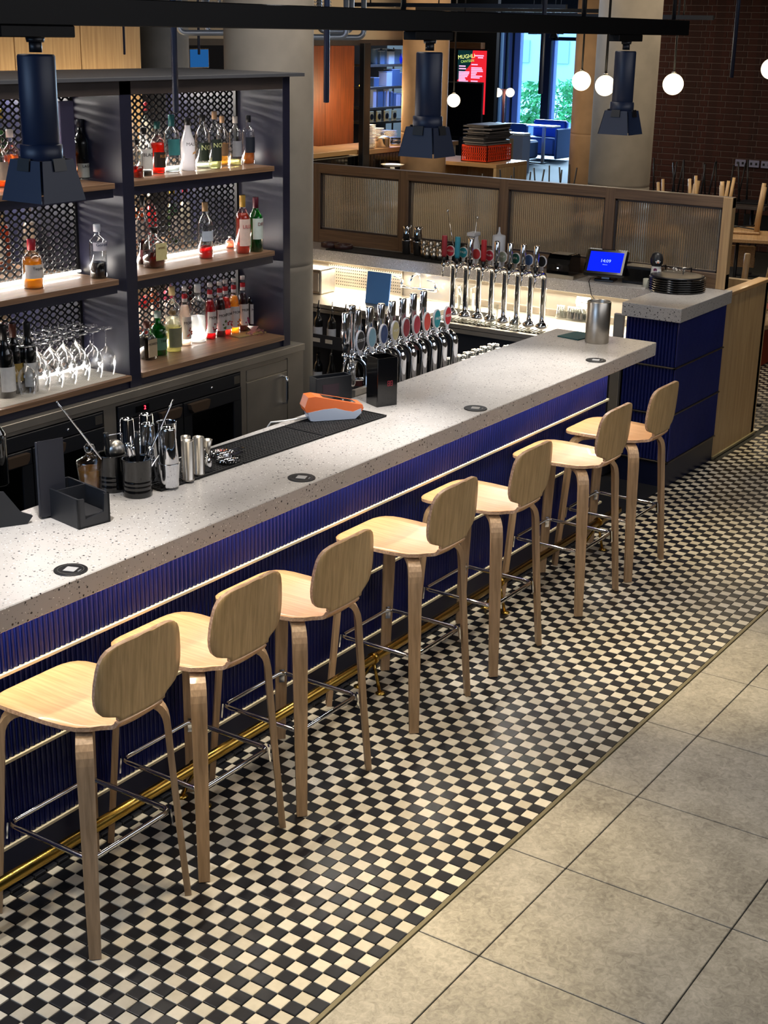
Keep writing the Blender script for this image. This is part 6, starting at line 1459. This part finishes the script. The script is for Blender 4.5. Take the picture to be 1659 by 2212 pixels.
for px, py, X, rz, w1, w2 in [(1466, 394, 252, -1.3, 'left upturned oak chair above the top edge of the screen', 'oak table under the left chair above the screen'), (1538, 387, 238, -1.35, 'right upturned oak chair above the top edge of the screen', 'oak table under the right chair above the screen')]:
    _, y, z = at(px, py, X=X); on_table(oak_chair, w1, w2, X, y, z - 8.8, rz, 4.6, 6)
k = 0
for (px, py, X, rz) in [(1437, 345, 288, -1.4), (1500, 350, 266, -1.5), (1566, 352, 288, -1.6), (1642, 350, 264, -1.5), (1062, 380, 258, -1.4), (1128, 366, 240, -1.5), (1200, 362, 262, -1.6), (1254, 360, 246, -1.4)]:
    _, y, z = at(px, py, X=X); k += 1
    w_ = ['against the brick wall, leftmost', 'against the brick wall, second from left', 'against the brick wall, third from left', 'against the brick wall, at the right edge', 'in front of the oak cabinet', 'beside the oak cabinet end', 'on the bright floor by the window', 'in front of the brown column'][k - 1]
    on_table(metal_chair, 'upturned black metal chair ' + w_, 'dark table under the metal chair ' + w_, X, y, z - 9.0, rz, 4.2, 5.5, DARKWOOD)
x, y, _ = at(1652, 800, Z=0); q = thing('red_bench', 'red bench end seen past the oak partition at the right edge', 'bench', (x + 4, y + 6, 0)); M().box(-3, 10, -5, 10, 6, 8.5, .4).build('seat', mat('red_vinyl', '#8a1c14', .5), q); M().box(-2.6, 9.6, -4.6, 9.6, .2, 6).build('base', mat('orange_base', '#a0381c', .6), q)
# ---- hanging steel tube rack at the top
q = thing('tube_rack', 'hanging rack of looped steel tubes with mesh above the shelf unit', 'rack', (0, 0, 0)); Dk = 215
RACK = mat('galvanised_tube', '#a8b4c4', .35, .6)
def up(px, py, d=0): return at(px, py, D=Dk + d)
k = 0
for (xa_, xb3, yb3, d) in [(386, 494, 71, 0), (446, 522, 71, 6), (541, 566, 74, 3), (622, 656, 76, 3), (664, 748, 80, 0), (668, 786, 81, 8), (690, 760, 68, 12)]:
    r = 14 if xb3 - xa_ > 40 else 8; pts = [up(xa_, -40, d), up(xa_, yb3 - r, d)]
    for j in range(1, 6): a = math.radians(18 * j); pts.append(up(xa_ + r - r * math.cos(a), yb3 - r + r * math.sin(a), d))
    pts.append(up(xb3 - r, yb3, d))
    for j in range(1, 6): a = math.radians(18 * j); pts.append(up(xb3 - r + r * math.sin(a), yb3 - r + r * math.cos(a), d))
    pts.append(up(xb3, -40, d)); M().tube(pts, .42, 8).build('loop', RACK, q)
for px in (437, 473, 520, 541, 564, 622, 655): M().cyl(up(px, -40, 4), up(px, 22, 4), .3, n=8).build('bar', RACK, q)
for (a_, b_) in ((450, 500), (562, 620), (662, 716)):
    m = M(); p0 = Vector(up(a_, 20, 5)); p1 = Vector(up(b_, 20, 5)); hh_ = Vector((0, 0, 4)); n = 14
    for i in range(n):
        for j in range(9):
            o_ = p0.lerp(p1, i / n) + hh_ * (j / 9); u_ = (p1 - p0) / n; v_ = hh_ / 9
            m.tube([o_, o_ + u_ * .5 + v_ * .5], .05, 3); m.tube([o_ + u_ * .5 + v_ * .5, o_ + u_ + v_ * 0], .05, 3)
    m.build('mesh_panel', RACK, q)
# dark services under the ceiling
for (px, py, D, L) in [(1150, 22, 330, 60), (1230, 34, 300, 60), (980, 12, 300, 50)]:
    x, y, z = at(px, py, D=D); o = M().box(-.4, .4, -L / 2, L / 2, -.4, .4).build('ceiling_conduit', BLACKM, None, (x, y, z)); tag(o, 'black ceiling conduit above the %s' % {1150: 'window', 1230: 'brown column', 980: 'red menu'}[px], 'conduit', 'black ceiling conduits')
    for s in (-1, 1): M().cyl((0, s * L * .4, .4), (0, s * L * .4, 74 - z), .15, n=6).build('hanger', BLACKM, o)
